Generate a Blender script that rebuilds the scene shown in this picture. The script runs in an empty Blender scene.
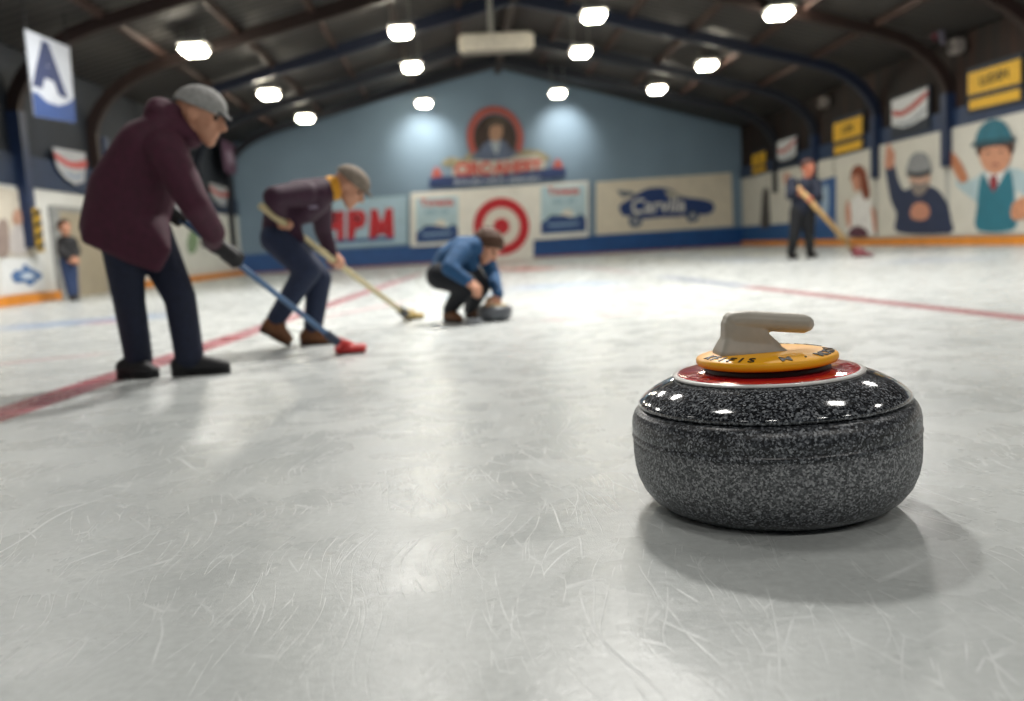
import bpy, bmesh, math, random
from mathutils import Vector, Matrix, Quaternion
random.seed(4)
C = bpy.context.scene.collection
SC = bpy.context.scene
# ------------------------------------------------------------------ camera
F = 930.0; H = 0.57
CX, CY = 512.0, 350.5
VPX, VPY = 460.0, 246.0
r = math.radians(3.5)
yv = Vector(((VPX-CX)/F, (CY-VPY)/F, -1.0)).normalized()
a_, b_ = math.cos(r), math.sin(r)
xv = Vector((a_, b_, (a_*yv.x+b_*yv.y)/(-yv.z))).normalized()
zv = xv.cross(yv).normalized()
R3 = Matrix((xv, yv, zv))
cam_d = bpy.data.cameras.new('camera'); cam = bpy.data.objects.new('camera', cam_d); C.objects.link(cam)
cam.matrix_world = Matrix.Translation((0, 0, H)) @ R3.to_4x4()
cam_d.sensor_width = 36.0; cam_d.lens = F/1024*36.0; cam_d.clip_start = 0.05; cam_d.clip_end = 200
cam_d.dof.use_dof = True; cam_d.dof.focus_distance = 1.78; cam_d.dof.aperture_fstop = 2.1
SC.camera = cam
def ray(px, py): return R3 @ Vector(((px-CX)/F, (CY-py)/F, -1.0))
O = Vector((0, 0, H))
def at(px, py, Y):
    d = ray(px, py); return O + d*(Y/d.y)
def ground(px, py, z=0.0):
    d = ray(px, py); return O + d*((z-H)/d.z)
# ------------------------------------------------------------------ materials
def lin(h):
    h = h.lstrip('#'); o = []
    for i in (0, 2, 4):
        c = int(h[i:i+2], 16)/255
        o.append(c/12.92 if c <= .04045 else ((c+.055)/1.055)**2.4)
    return (*o, 1)
MC = {}
def mat(hexc, rough=.6, var=.15, scale=8.0, metal=0.0, coat=0.0, bump=0.0):
    key = (hexc, rough, var, scale, metal, coat, bump)
    if key in MC: return MC[key]
    m = bpy.data.materials.new('surface_'+hexc.strip('#')); m.use_nodes = True
    nt = m.node_tree; n = nt.nodes; l = nt.links; p = n['Principled BSDF']
    tc = n.new('ShaderNodeTexCoord'); nz = n.new('ShaderNodeTexNoise'); nz.inputs['Scale'].default_value = scale; nz.inputs['Detail'].default_value = 4
    l.new(tc.outputs['Object'], nz.inputs['Vector'])
    cr = n.new('ShaderNodeValToRGB'); c = lin(hexc)
    cr.color_ramp.elements[0].position = .3; cr.color_ramp.elements[1].position = .7
    cr.color_ramp.elements[0].color = tuple(x*(1-var) for x in c[:3])+(1,)
    cr.color_ramp.elements[1].color = tuple(min(1, x*(1+var)) for x in c[:3])+(1,)
    l.new(nz.outputs['Fac'], cr.inputs['Fac']); l.new(cr.outputs['Color'], p.inputs['Base Color'])
    p.inputs['Roughness'].default_value = rough; p.inputs['Metallic'].default_value = metal
    p.inputs['Coat Weight'].default_value = coat
    if bump:
        bp = n.new('ShaderNodeBump'); bp.inputs['Strength'].default_value = bump; bp.inputs['Distance'].default_value = .01
        l.new(nz.outputs['Fac'], bp.inputs['Height']); l.new(bp.outputs['Normal'], p.inputs['Normal'])
    MC[key] = m
    return m
def emis(name, col, s):
    m = bpy.data.materials.new(name); m.use_nodes = True; p = m.node_tree.nodes['Principled BSDF']
    p.inputs['Base Color'].default_value = (*col, 1); p.inputs['Emission Color'].default_value = (*col, 1); p.inputs['Emission Strength'].default_value = s
    return m
def nodes(name):
    m = bpy.data.materials.new(name); m.use_nodes = True
    return m, m.node_tree.nodes, m.node_tree.links, m.node_tree.nodes['Principled BSDF']
def ramp(n, stops):
    cr = n.new('ShaderNodeValToRGB'); e = cr.color_ramp.elements
    while len(e) < len(stops): e.new(.5)
    for i, (p, c) in enumerate(stops): e[i].position = p; e[i].color = c
    return cr
def g(v): return (v, v, v, 1)
# ------------------------------------------------------------------ object helpers
MW = {}
def tag(o, label=None, cat=None, group=None, kind=None):
    if label: o['label'] = label
    if cat: o['category'] = cat
    if group: o['group'] = group
    if kind: o['kind'] = kind
    return o
def thing(name, label, cat, loc=(0, 0, 0), rot=None, group=None):
    o = bpy.data.objects.new(name, None); C.objects.link(o); o.empty_display_size = .1
    M = Matrix.Translation(loc) @ (rot.to_4x4() if rot else Matrix.Identity(4))
    o.matrix_world = M; MW[o.name] = M
    return tag(o, label, cat, group)
def link(name, me, m, parent=None, world=True, smooth=True, label=None):
    ms = m if isinstance(m, list) else [m]
    me.materials.clear()
    for x in ms: me.materials.append(x)
    o = bpy.data.objects.new(name, me); C.objects.link(o)
    if parent:
        M = MW[parent.name]
        if world: me.transform(M.inverted())
        o.parent = parent; MW[o.name] = M
    if smooth:
        for p in me.polygons: p.use_smooth = True
    if label: o['label'] = label
    return o
def tomesh(bm, name='m'):
    bmesh.ops.recalc_face_normals(bm, faces=bm.faces[:])
    me = bpy.data.meshes.new(name); bm.to_mesh(me); bm.free(); return me
def obj(name, bm, m, parent=None, world=True, smooth=False, label=None):
    return link(name, tomesh(bm, name), m, parent, world, smooth, label)
def struct(name, bm, m, smooth=False):
    o = obj(name, bm, m, None, True, smooth); o['kind'] = 'structure'; return o
def box(bm, c, s, rot=None, bev=0.0):
    M = Matrix.Translation(c) @ (rot.to_4x4() if rot else Matrix.Identity(4)) @ Matrix.Diagonal((*s, 1))
    q = bmesh.ops.create_cube(bm, size=1, matrix=M)
    if bev:
        es = list({e for v in q['verts'] for e in v.link_edges})
        bmesh.ops.bevel(bm, geom=es, offset=bev, segments=2, affect='EDGES')
def lathe(bm, prof, n=96, c=(0, 0, 0)):
    c = Vector(c); rings = []
    for (rr, z) in prof:
        if rr < 1e-5: rings.append([bm.verts.new(c+Vector((0, 0, z)))])
        else: rings.append([bm.verts.new(c+Vector((rr*math.cos(2*math.pi*i/n), rr*math.sin(2*math.pi*i/n), z))) for i in range(n)])
    for A, B in zip(rings, rings[1:]):
        for i in range(n):
            j = (i+1) % n
            if len(A) == 1 and len(B) == 1: continue
            if len(A) == 1: bm.faces.new((A[0], B[i], B[j]))
            elif len(B) == 1: bm.faces.new((A[i], A[j], B[0]))
            else: bm.faces.new((A[i], A[j], B[j], B[i]))
def tube(bm, p0, p1, r0, r1=None, n=16, cap=True):
    p0, p1 = Vector(p0), Vector(p1); r1 = r0 if r1 is None else r1
    d = (p1-p0).normalized(); u = d.orthogonal().normalized(); v = d.cross(u)
    A = [bm.verts.new(p0+(u*math.cos(t)+v*math.sin(t))*r0) for t in [2*math.pi*i/n for i in range(n)]]
    B = [bm.verts.new(p1+(u*math.cos(t)+v*math.sin(t))*r1) for t in [2*math.pi*i/n for i in range(n)]]
    for i in range(n): bm.faces.new((A[i], A[(i+1) % n], B[(i+1) % n], B[i]))
    if cap: bm.faces.new(A[::-1]); bm.faces.new(B)
def prism(bm, pts, w0, w1, f=lambda u, v, w: Vector((u, v, w))):
    A = [bm.verts.new(f(u, v, w0)) for u, v in pts]; B = [bm.verts.new(f(u, v, w1)) for u, v in pts]
    fa = [bm.faces.new(A[::-1]), bm.faces.new(B)]; n = len(pts)
    for i in range(n): bm.faces.new((A[i], A[(i+1) % n], B[(i+1) % n], B[i]))
    bmesh.ops.triangulate(bm, faces=fa)
def ring(bm, outer, inner, w0, w1):
    n = len(outer)
    V = [[bm.verts.new((u, v, w)) for u, v in P] for P, w in ((outer, w1), (inner, w1), (outer, w0), (inner, w0))]
    for i in range(n):
        j = (i+1) % n
        bm.faces.new((V[0][i], V[0][j], V[1][j], V[1][i])); bm.faces.new((V[0][i], V[2][i], V[2][j], V[0][j])); bm.faces.new((V[1][i], V[1][j], V[3][j], V[3][i]))
def smooth_loop(P, k=5):
    n = len(P); out = []
    for i in range(n):
        p0, p1, p2, p3 = (Vector(P[(i+j-1) % n]) for j in range(4))
        for s in range(k):
            t = s/k
            q = .5*((2*p1)+(p2-p0)*t+(2*p0-5*p1+4*p2-p3)*t*t+(3*p1-p0-3*p2+p3)*t**3)
            out.append((q.x, q.y))
    return out
def ell(cx, cy, rx, ry, n=40, a0=0): return [(cx+rx*math.cos(2*math.pi*i/n+a0), cy+ry*math.sin(2*math.pi*i/n+a0)) for i in range(n)]
def text_mesh(s, size, ext=.004, bold=0.0, align='CENTER', shear=0.0):
    cu = bpy.data.curves.new('lettering', 'FONT'); cu.body = s; cu.size = size; cu.extrude = ext; cu.offset = bold; cu.align_x = align; cu.align_y = 'CENTER'; cu.shear = shear
    cu.resolution_u = 3
    o = bpy.data.objects.new('lettering_curve', cu); C.objects.link(o)
    dg = bpy.context.evaluated_depsgraph_get(); dg.update()
    me = bpy.data.meshes.new_from_object(o.evaluated_get(dg))
    bpy.data.objects.remove(o); bpy.data.curves.remove(cu)
    return me
# ------------------------------------------------------------------ room
XL, XR, YL, YR, YN = -7.5, 10.8, 32.4, 35.2, -7.0
EAVE, RIDGE, XC = 4.4, 6.75, 1.65
back_ang = math.atan2(YR-YL, XR-XL)
class Wall:
    def __init__(s, o, u, flip=None):
        s.o = Vector(o); s.u = Vector(u).normalized(); s.v = Vector((0, 0, 1)); s.w = s.u.cross(s.v)
        s.rot = Matrix((s.u, s.v, s.w)).transposed()
    def hit(s, px, py, off=0.0):
        d = ray(px, py); o = s.o+s.w*off; t = (o-O).dot(s.w)/d.dot(s.w); p = O+d*t-o
        return (p.dot(s.u), p.z)
    def P(s, u, v, w=0): return s.o+s.u*u+s.v*v+s.w*w
WB = Wall((XL, YL, 0), (XR-XL, YR-YL, 0))
WR = Wall((XR, YR, 0), (0, -1, 0))
WL = Wall((XL, YN, 0), (0, 1, 0))
class Item:                                     # something mounted on a wall, built in the wall's own plane
    def __init__(s, wall, name, label, cat, pts_px=None, uv=None, group=None, off=0.0):
        s.wall = wall; s.off = off
        if pts_px: uvs = [wall.hit(*p, off) for p in pts_px]
        else: uvs = uv
        s.c = (sum(u for u, v in uvs)/len(uvs), min(v for u, v in uvs))
        s.root = thing(name, label, cat, wall.P(s.c[0], s.c[1], off), wall.rot, group)
    def h(s, px, py):
        u, v = s.wall.hit(px, py, s.off); return (u-s.c[0], v-s.c[1])
    def poly(s, name, px, w0, w1, m, sm=0, parent=None, label=None):
        P = [s.h(*p) for p in px]
        if sm: P = smooth_loop(P, sm)
        bm = bmesh.new(); prism(bm, P, w0, w1)
        return obj(name, bm, m, parent or s.root, world=False, label=label)
    def polys(s, name, pxs, w0, w1, m, sm=0, parent=None, label=None):
        bm = bmesh.new()
        for px in pxs:
            P = [s.h(*p) for p in px]
            if sm: P = smooth_loop(P, sm)
            prism(bm, P, w0, w1)
        return obj(name, bm, m, parent or s.root, world=False, label=label)
    def text(s, name, txt, px, py, size, w, m, bold=0.0, sx=1.0, parent=None, shear=0.0, rot=0.0):
        me = text_mesh(txt, size, .004, bold, shear=shear); u, v = s.h(px, py)
        me.transform(Matrix.Translation((u, v, w)) @ Matrix.Rotation(rot, 4, 'Z') @ Matrix.Diagonal((sx, 1, 1, 1)))
        return link(name, me, m, parent or s.root, world=False, smooth=False)
def rect(x0, y0, x1, y1, s=0.0):   # photo rectangle whose top and bottom climb s px per px
    k = (x1-x0)*s
    return [(x0, y0), (x0, y1), (x1, y1+k), (x1, y0+k)]

# ---- ice
def seg_mask(n, l, co, A, B, w, feather, end):
    A, B = Vector(A[:2]), Vector(B[:2]); d = B-A; L = d.length; d.normalize()
    def dot(vec, off):
        sub = n.new('ShaderNodeVectorMath'); sub.operation = 'SUBTRACT'; l.new(co, sub.inputs[0]); sub.inputs[1].default_value = (*off, 0)
        q = n.new('ShaderNodeVectorMath'); q.operation = 'DOT_PRODUCT'; l.new(sub.outputs[0], q.inputs[0]); q.inputs[1].default_value = (*vec, 0)
        ab = n.new('ShaderNodeMath'); ab.operation = 'ABSOLUTE'; l.new(q.outputs['Value'], ab.inputs[0]); return ab.outputs[0]
    mid = (A+B)/2
    def mr(x, a, b):
        q = n.new('ShaderNodeMapRange'); q.interpolation_type = 'SMOOTHSTEP'; l.new(x, q.inputs['Value'])
        q.inputs['From Min'].default_value = a; q.inputs['From Max'].default_value = b; q.inputs['To Min'].default_value = 1; q.inputs['To Max'].default_value = 0; return q.outputs[0]
    m1 = mr(dot((-d.y, d.x), mid), w/2, w/2+feather); m2 = mr(dot((d.x, d.y), mid), L/2-end, L/2)
    mu = n.new('ShaderNodeMath'); mu.operation = 'MULTIPLY'; l.new(m1, mu.inputs[0]); l.new(m2, mu.inputs[1]); return mu.outputs[0]
def ice_material():
    m, n, l, p = nodes('ice')
    geo = n.new('ShaderNodeNewGeometry'); co = geo.outputs['Position']
    def noise(scale, det=4, dist=0.0, vec=None, rough=.5):
        q = n.new('ShaderNodeTexNoise'); q.inputs['Scale'].default_value = scale; q.inputs['Detail'].default_value = det; q.inputs['Distortion'].default_value = dist; q.inputs['Roughness'].default_value = rough
        l.new(vec or co, q.inputs['Vector']); return q.outputs['Fac']
    def mapped(rot, sc, loc=(0, 0, 0)):
        q = n.new('ShaderNodeMapping'); q.inputs['Rotation'].default_value = (0, 0, rot); q.inputs['Scale'].default_value = sc; q.inputs['Location'].default_value = loc; l.new(co, q.inputs['Vector']); return q.outputs[0]
    def math_(op, a, b=None):
        q = n.new('ShaderNodeMath'); q.operation = op
        for i, x in enumerate((a, b)):
            if x is None: continue
            if isinstance(x, (int, float)): q.inputs[i].default_value = x
            else: l.new(x, q.inputs[i])
        return q.outputs[0]
    cloud = noise(1.3, 6, .4); fine = noise(60, 5); grain = noise(320, 2)
    base = ramp(n, [(.25, lin('b3b8b7')), (.75, lin('ccd0ce'))]); l.new(cloud, base.inputs[0])
    # scratches: thin iso-lines of large smooth noises
    scr = None
    warp = n.new('ShaderNodeTexNoise'); warp.inputs['Scale'].default_value = 1.1; warp.inputs['Detail'].default_value = 1.5; l.new(co, warp.inputs['Vector'])
    wadd = n.new('ShaderNodeVectorMath'); wadd.operation = 'MULTIPLY_ADD'; l.new(warp.outputs['Color'], wadd.inputs[0]); wadd.inputs[1].default_value = (.5, .5, 0); l.new(co, wadd.inputs[2])
    for i, (rot, sy, sc, wd, amt, cut) in enumerate([(.25, .10, 3.0, .004, 1.0, .50), (1.05, .08, 3.6, .004, .9, .53), (-.7, .09, 4.2, .005, .9, .53), (2.0, .12, 5.5, .006, .8, .54), (-1.3, .07, 4.8, .005, .8, .55), (.7, .10, 9.0, .010, .7, .52), (1.6, .10, 11.0, .012, .7, .53), (-.25, .10, 8.0, .010, .7, .53), (.45, .12, 16.0, .02, .6, .5), (-.95, .12, 19.0, .02, .6, .5), (1.3, .14, 14.0, .02, .6, .5)]):
        mp = n.new('ShaderNodeMapping'); mp.inputs['Rotation'].default_value = (0, 0, rot); mp.inputs['Scale'].default_value = (1, sy, 0); mp.inputs['Location'].default_value = (i*7.3, i*3.1, 0); l.new(wadd.outputs[0], mp.inputs['Vector'])
        vo = n.new('ShaderNodeTexVoronoi'); vo.voronoi_dimensions = '2D'; vo.feature = 'DISTANCE_TO_EDGE'; vo.inputs['Scale'].default_value = sc; l.new(mp.outputs[0], vo.inputs['Vector'])
        q = n.new('ShaderNodeMapRange'); l.new(vo.outputs['Distance'], q.inputs['Value']); q.inputs['From Min'].default_value = 0; q.inputs['From Max'].default_value = wd; q.inputs['To Min'].default_value = amt; q.inputs['To Max'].default_value = 0
        brk = n.new('ShaderNodeMapRange'); l.new(noise(2.2+.6*i, 3, 0, mapped(i, (1, 1, 1), (i*2.7, 9-i, 0))), brk.inputs['Value']); brk.inputs['From Min'].default_value = cut; brk.inputs['From Max'].default_value = cut+.12
        v = math_('MULTIPLY', q.outputs[0], brk.outputs[0])
        scr = v if scr is None else math_('MAXIMUM', scr, v)
    def mix(fac, c0, c1, blend='MIX'):
        q = n.new('ShaderNodeMix'); q.data_type = 'RGBA'; q.blend_type = blend
        if isinstance(fac, (int, float)): q.inputs['Factor'].default_value = fac
        else: l.new(fac, q.inputs['Factor'])
        for nm, c in ((6, c0), (7, c1)):
            if isinstance(c, tuple): q.inputs[nm].default_value = c
            else: l.new(c, q.inputs[nm])
        return q.outputs[2]
    col = base.outputs[0]
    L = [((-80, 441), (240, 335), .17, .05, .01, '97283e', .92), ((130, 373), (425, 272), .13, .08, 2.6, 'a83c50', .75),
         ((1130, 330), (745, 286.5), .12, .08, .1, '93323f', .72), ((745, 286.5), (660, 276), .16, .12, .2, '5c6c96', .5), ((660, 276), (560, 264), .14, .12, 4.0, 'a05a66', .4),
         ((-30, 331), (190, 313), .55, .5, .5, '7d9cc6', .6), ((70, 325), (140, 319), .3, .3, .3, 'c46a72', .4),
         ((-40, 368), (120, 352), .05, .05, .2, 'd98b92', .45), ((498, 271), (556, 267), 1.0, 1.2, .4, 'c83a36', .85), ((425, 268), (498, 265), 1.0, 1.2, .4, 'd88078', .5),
         ((490, 290), (640, 281), .7, .6, .6, '9fb6d4', .55), ((430, 300), (500, 292), .4, .5, .4, '8fb0d0', .45), ((530, 322), (650, 311), .10, .15, .3, 'd9a0a4', .4),  # wide blue and thin pink strips: reflections painted into the ice colour
         ((870, 262), (1010, 258), .8, .8, .5, '9aa7ba', .45), ((650, 253), (770, 262), .6, .6, .5, 'a9b7c9', .4), ((310, 320), (420, 299), .08, .08, .4, 'd99ba0', .4)]  # grey-blue strips: mirrored posters, painted as reflections into the ice
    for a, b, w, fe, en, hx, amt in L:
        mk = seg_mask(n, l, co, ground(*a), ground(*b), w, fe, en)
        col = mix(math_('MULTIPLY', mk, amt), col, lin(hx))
    fmr = n.new('ShaderNodeMapRange'); l.new(fine, fmr.inputs['Value']); fmr.inputs['From Min'].default_value = .3; fmr.inputs['From Max'].default_value = .75; fmr.inputs['To Min'].default_value = .9; fmr.inputs['To Max'].default_value = 1.06
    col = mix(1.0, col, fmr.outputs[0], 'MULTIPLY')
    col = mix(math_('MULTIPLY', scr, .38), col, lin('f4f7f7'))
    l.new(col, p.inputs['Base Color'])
    rg = n.new('ShaderNodeMapRange'); l.new(noise(5, 6, .3), rg.inputs['Value']); rg.inputs['From Min'].default_value = .3; rg.inputs['From Max'].default_value = .7; rg.inputs['To Min'].default_value = .20; rg.inputs['To Max'].default_value = .36
    l.new(math_('ADD', rg.outputs[0], math_('MULTIPLY', scr, .25)), p.inputs['Roughness'])
    p.inputs['Specular IOR Level'].default_value = .45; p.inputs['IOR'].default_value = 1.31
    b1 = n.new('ShaderNodeBump'); b1.inputs['Strength'].default_value = .35; b1.inputs['Distance'].default_value = .0012
    hsum = math_('ADD', math_('ADD', math_('MULTIPLY', noise(30, 6, .6, rough=.65), 1.9), math_('MULTIPLY', grain, .7)), math_('MULTIPLY', scr, -1.0))
    l.new(hsum, b1.inputs['Height'])
    b2 = n.new('ShaderNodeBump'); b2.inputs['Strength'].default_value = .12; b2.inputs['Distance'].default_value = .02; l.new(noise(4.5, 4, .3), b2.inputs['Height']); l.new(b1.outputs[0], b2.inputs['Normal'])
    l.new(b2.outputs[0], p.inputs['Normal'])
    return m
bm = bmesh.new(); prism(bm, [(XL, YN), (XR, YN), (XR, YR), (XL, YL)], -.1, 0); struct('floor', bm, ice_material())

def wood_dark():
    m, n, l, p = nodes('dark_planks'); geo = n.new('ShaderNodeNewGeometry'); mp = n.new('ShaderNodeMapping'); l.new(geo.outputs['Position'], mp.inputs['Vector']); mp.inputs['Scale'].default_value = (1, 2.2, .25)
    nz = n.new('ShaderNodeTexNoise'); nz.inputs['Scale'].default_value = 1.6; nz.inputs['Detail'].default_value = 6; l.new(mp.outputs[0], nz.inputs['Vector'])
    cr = ramp(n, [(.3, lin('080504')), (.5, lin('170d08')), (.72, lin('34190c'))]); l.new(nz.outputs['Fac'], cr.inputs[0]); l.new(cr.outputs[0], p.inputs['Base Color']); p.inputs['Roughness'].default_value = .8
    wv = n.new('ShaderNodeTexWave'); wv.bands_direction = 'Y'; wv.inputs['Scale'].default_value = 1.2; l.new(geo.outputs['Position'], wv.inputs['Vector'])
    bp = n.new('ShaderNodeBump'); bp.inputs['Strength'].default_value = .5; l.new(wv.outputs['Fac'], bp.inputs['Height']); l.new(bp.outputs[0], p.inputs['Normal'])
    return m
def corrugated(c0, c1):
    m, n, l, p = nodes('corrugated_sheet'); geo = n.new('ShaderNodeNewGeometry')
    nz = n.new('ShaderNodeTexNoise'); nz.inputs['Scale'].default_value = .5; nz.inputs['Detail'].default_value = 5; l.new(geo.outputs['Position'], nz.inputs['Vector'])
    cr = ramp(n, [(.3, lin(c0)), (.7, lin(c1))]); l.new(nz.outputs['Fac'], cr.inputs[0])
    wv = n.new('ShaderNodeTexWave'); wv.bands_direction = 'Y'; wv.inputs['Scale'].default_value = 1.0; l.new(geo.outputs['Position'], wv.inputs['Vector'])
    mx = n.new('ShaderNodeMix'); mx.data_type = 'RGBA'; mx.blend_type = 'MULTIPLY'; mx.inputs['Factor'].default_value = .5; l.new(cr.outputs[0], mx.inputs[6]); l.new(wv.outputs['Color'], mx.inputs[7])
    l.new(mx.outputs[2], p.inputs['Base Color']); p.inputs['Roughness'].default_value = .6
    bp = n.new('ShaderNodeBump'); bp.inputs['Strength'].default_value = .6; bp.inputs['Distance'].default_value = .05; l.new(wv.outputs['Fac'], bp.inputs['Height']); l.new(bp.outputs[0], p.inputs['Normal'])
    return m
NAVY = mat('1b3152', .5); BLUE = mat('1c4f8e', .45, .12, 3); WHITE = mat('ecebe6', .55, .05, 3); CREAM = mat('ddd6c6', .6, .06, 3); ORANGE = mat('d98a2a', .45, .12, 4)
RED = mat('c0202e', .5, .08); BLACK = mat('0d0e12', .55); YEL = mat('d9a91e', .5, .08); LBLUE = mat('a9c6d8', .6, .08, 3); SKIN = mat('c48f74', .55, .08); PINK = mat('c58a72', .6, .08)
# walls
bm = bmesh.new(); fz = lambda u, v, w: WB.P(u, v, w); LB = math.hypot(XR-XL, YR-YL); ucr = (XC-XL)/(XR-XL)*LB
prism(bm, [(0, 0), (LB, 0), (LB, EAVE), (ucr, RIDGE), (0, EAVE)], -.15, 0, fz); struct('wall_back', bm, mat('7890a6', .7, .07, .6))
bm = bmesh.new(); box(bm, (XL-.1, (YN+YL)/2, EAVE/2), (.2, YL-YN, EAVE)); struct('wall_left', bm, mat('1c232e', .75, .3, .8))
bm = bmesh.new(); box(bm, (XR+.1, (YN+YR)/2, EAVE/2), (.2, YR-YN, EAVE)); struct('wall_right', bm, wood_dark())
bm = bmesh.new(); prism(bm, [(XL, 0), (XR, 0), (XR, EAVE), (XC, RIDGE), (XL, EAVE)], YN-.15, YN, lambda u, v, w: Vector((u, w, v))); struct('wall_front', bm, mat('3a4450', .8))
bm = bmesh.new(); prism(bm, [(XL-.2, EAVE), (XC, RIDGE), (XR+.2, EAVE), (XR+.2, EAVE+.15), (XC, RIDGE+.15), (XL-.2, EAVE+.15)], YN-.15, YR+.2, lambda u, v, w: Vector((u, w, v))); struct('ceiling', bm, corrugated('343130', '464341'))
# dado and rails
def strip(name, W, u0, u1, v0, v1, th, m):
    bm = bmesh.new(); prism(bm, [(u0, v0), (u1, v0), (u1, v1), (u0, v1)], .0, th, W.P); return struct(name, bm, m)
strip('trim_1', WB, 0, LB, .06, .68, .10, BLUE); strip('baseboard_back', WB, 0, LB, 0, .06, .12, mat('8c4a44', .6))
LR = YR-YN; LL = YL-YN
u838 = WR.hit(838, 200)[0]
strip('baseboard_right', WR, 0, LR, 0, .17, .12, ORANGE); strip('trim_2', WR, 0, u838, .17, .72, .08, mat('24548a', .5)); strip('trim_3', WR, 0, LR, .17, 2.52, .04, mat('b9bbb8', .6, .06, 2)); strip('trim_4', WR, 0, LR, 2.5, 2.9, .07, NAVY)
strip('baseboard_left', WL, 0, LL, 0, .16, .12, ORANGE); strip('trim_5', WL, 0, LL, .16, 2.0, .04, mat('d4d5d2', .6, .05, 2)); strip('trim_6', WL, 0, LL, 2.0, 2.55, .07, mat('1a2c48', .6))
# roof frames
def frame(y, m, wd=.2, zl=.95, zr=1.75):
    bm = bmesh.new(); sl = (RIDGE-EAVE)/(XC-XL); dp = .30
    def half(xw, sgn, zb, half_w):
        pts = [(xw+sgn*.10, zb), (xw+sgn*.10, 3.3)]
        for k in range(1, 7):
            t = k/6; x = xw+sgn*(.10+1.7*t*t*.85+.12*t); x_in = abs(x-xw)
            z = 3.3+(EAVE+x_in*(RIDGE-EAVE)/half_w-.2-3.3)*math.sin(t*math.pi/2)
            pts.append((x, z))
        pts.append((XC, RIDGE-.2))
        nrm = []
        for i in range(len(pts)):
            a = Vector(pts[max(i-1, 0)]); b = Vector(pts[min(i+1, len(pts)-1)]); d = (b-a).normalized(); nrm.append(Vector((-d.y, d.x)))
        th = [.09]*2+[.11]*6+[.17]
        V = []
        for (p, q, t) in zip(pts, nrm, th):
            V.append([bm.verts.new((p[0]+q.x*s*t, y+w, p[1]+q.y*s*t)) for s, w in ((-1, -wd/2), (1, -wd/2), (1, wd/2), (-1, wd/2))])
        for A, B in zip(V, V[1:]):
            for i in range(4): bm.faces.new((A[i], A[(i+1) % 4], B[(i+1) % 4], B[i]))
        bm.faces.new(V[0])
    half(XL, 1, zl, XC-XL); half(XR, -1, zr, XR-XC)
    return struct('roof_frame', bm, m)
BROWN = mat('22120e', .6, .2); FBLUE = mat('101b32', .5, .15)
for y, m in ((31.1, mat('151a26', .6)), (27.6, mat('161c2a', .6)), (23.5, FBLUE), (20.0, BROWN), (16.6, BROWN), (13.1, BROWN), (9.6, BROWN)): frame(y, m)
for W, u in ((WL, 16.6-YN), (WL, 20.4-YN), (WL, 24.1-YN), (WR, YR-20.0), (WR, YR-23.5), (WR, YR-16.6), (WR, YR-27.6)):   # painted column faces
    bm = bmesh.new(); prism(bm, [(u-.13, .95 if W is WL else 1.7), (u+.13, .95 if W is WL else 1.7), (u+.13, 3.25), (u-.13, 3.25)], .0, .21, W.P); struct('wall_column', bm, mat('16294a', .5))
for s, xw in ((-1, XL), (1, XR)):
    for k in range(1, 6):
        t = k/6+.02; x = xw+(XC-xw)*t; z = EAVE+(RIDGE-EAVE)*t-.07
        bm = bmesh.new(); box(bm, (x, (YN+YL)/2+6, z), (.10, 26, .14)); struct('roof_purlin', bm, mat('3a2620', .7))
bm = bmesh.new(); box(bm, (XC, 18, RIDGE-.2), (.2, 30, .3)); struct('roof_purlin', bm, mat('2e241f', .7))
# ------------------------------------------------------------------ ceiling lights
LAMP = emis('lamp_glow', (1.0, .93, .76), 60.0); CASE = mat('8a8a86', .5)
def light_fixture(px, py, z, label):
    d = ray(px, py); p = O+d*((z-H)/d.z)
    ceil = EAVE+(RIDGE-EAVE)*(1-abs(p.x-XC)/9.15)
    t = thing('ceiling_light', label, 'ceiling light', p, group='high bay lights over the ice')
    bm = bmesh.new(); box(bm, p+Vector((0, 0, .12)), (.54, .70, .09), bev=.03); obj('housing', bm, CASE, t)
    bm = bmesh.new(); box(bm, p, (.45, .56, .13), bev=.055); obj('diffuser', bm, LAMP, t, smooth=True)
    for sx in (-.2, .2):
        bm = bmesh.new(); tube(bm, p+Vector((sx, 0, .16)), (p.x+sx, p.y, ceil), .012, n=8); obj('hanger', bm, CASE, t)
cols = [('left of the beam heater, first column from the left', 4.62, [(305, 119), (269, 95), (194, 51)]), ('second column, left of the crest', 5.3, [(424, 104), (412, 68), (401, 33)]),
        ('third column, right of the crest', 5.3, [(558, 94), (581, 53), (594, 17)]), ('rightmost column', 5.0, [(657, 90), (707, 66), (779, 14)])]
cn = ['leftmost column', 'column just left of the hanging white heater', 'column just right of the hanging white heater', 'rightmost column']
for (_, z, ps), c in zip(cols, cn):
    for (px, py), w in zip(ps, ('farthest lit ceiling light of the ', 'middle lit ceiling light of the ', 'nearest lit ceiling light of the ')): light_fixture(px, py, z, w+c)
# hanging white heater
hp = at(496, 43, 22.0); t = thing('hanging_heater', 'long white box heater hanging on a pole under the roof ridge', 'heater', hp)
bm = bmesh.new(); box(bm, hp, (1.72, .5, .38), bev=.06); obj('casing', bm, mat('cfc9bb', .5), t)
bm = bmesh.new(); box(bm, hp-Vector((0, 0, .2)), (1.5, .36, .04)); obj('grille', bm, mat('8d8a82', .5), t)
bm = bmesh.new(); tube(bm, hp+Vector((-.1, 0, .18)), (hp.x-.1, hp.y, RIDGE), .06); obj('hanging_pole', bm, mat('8c8c88', .5), t)

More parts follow.
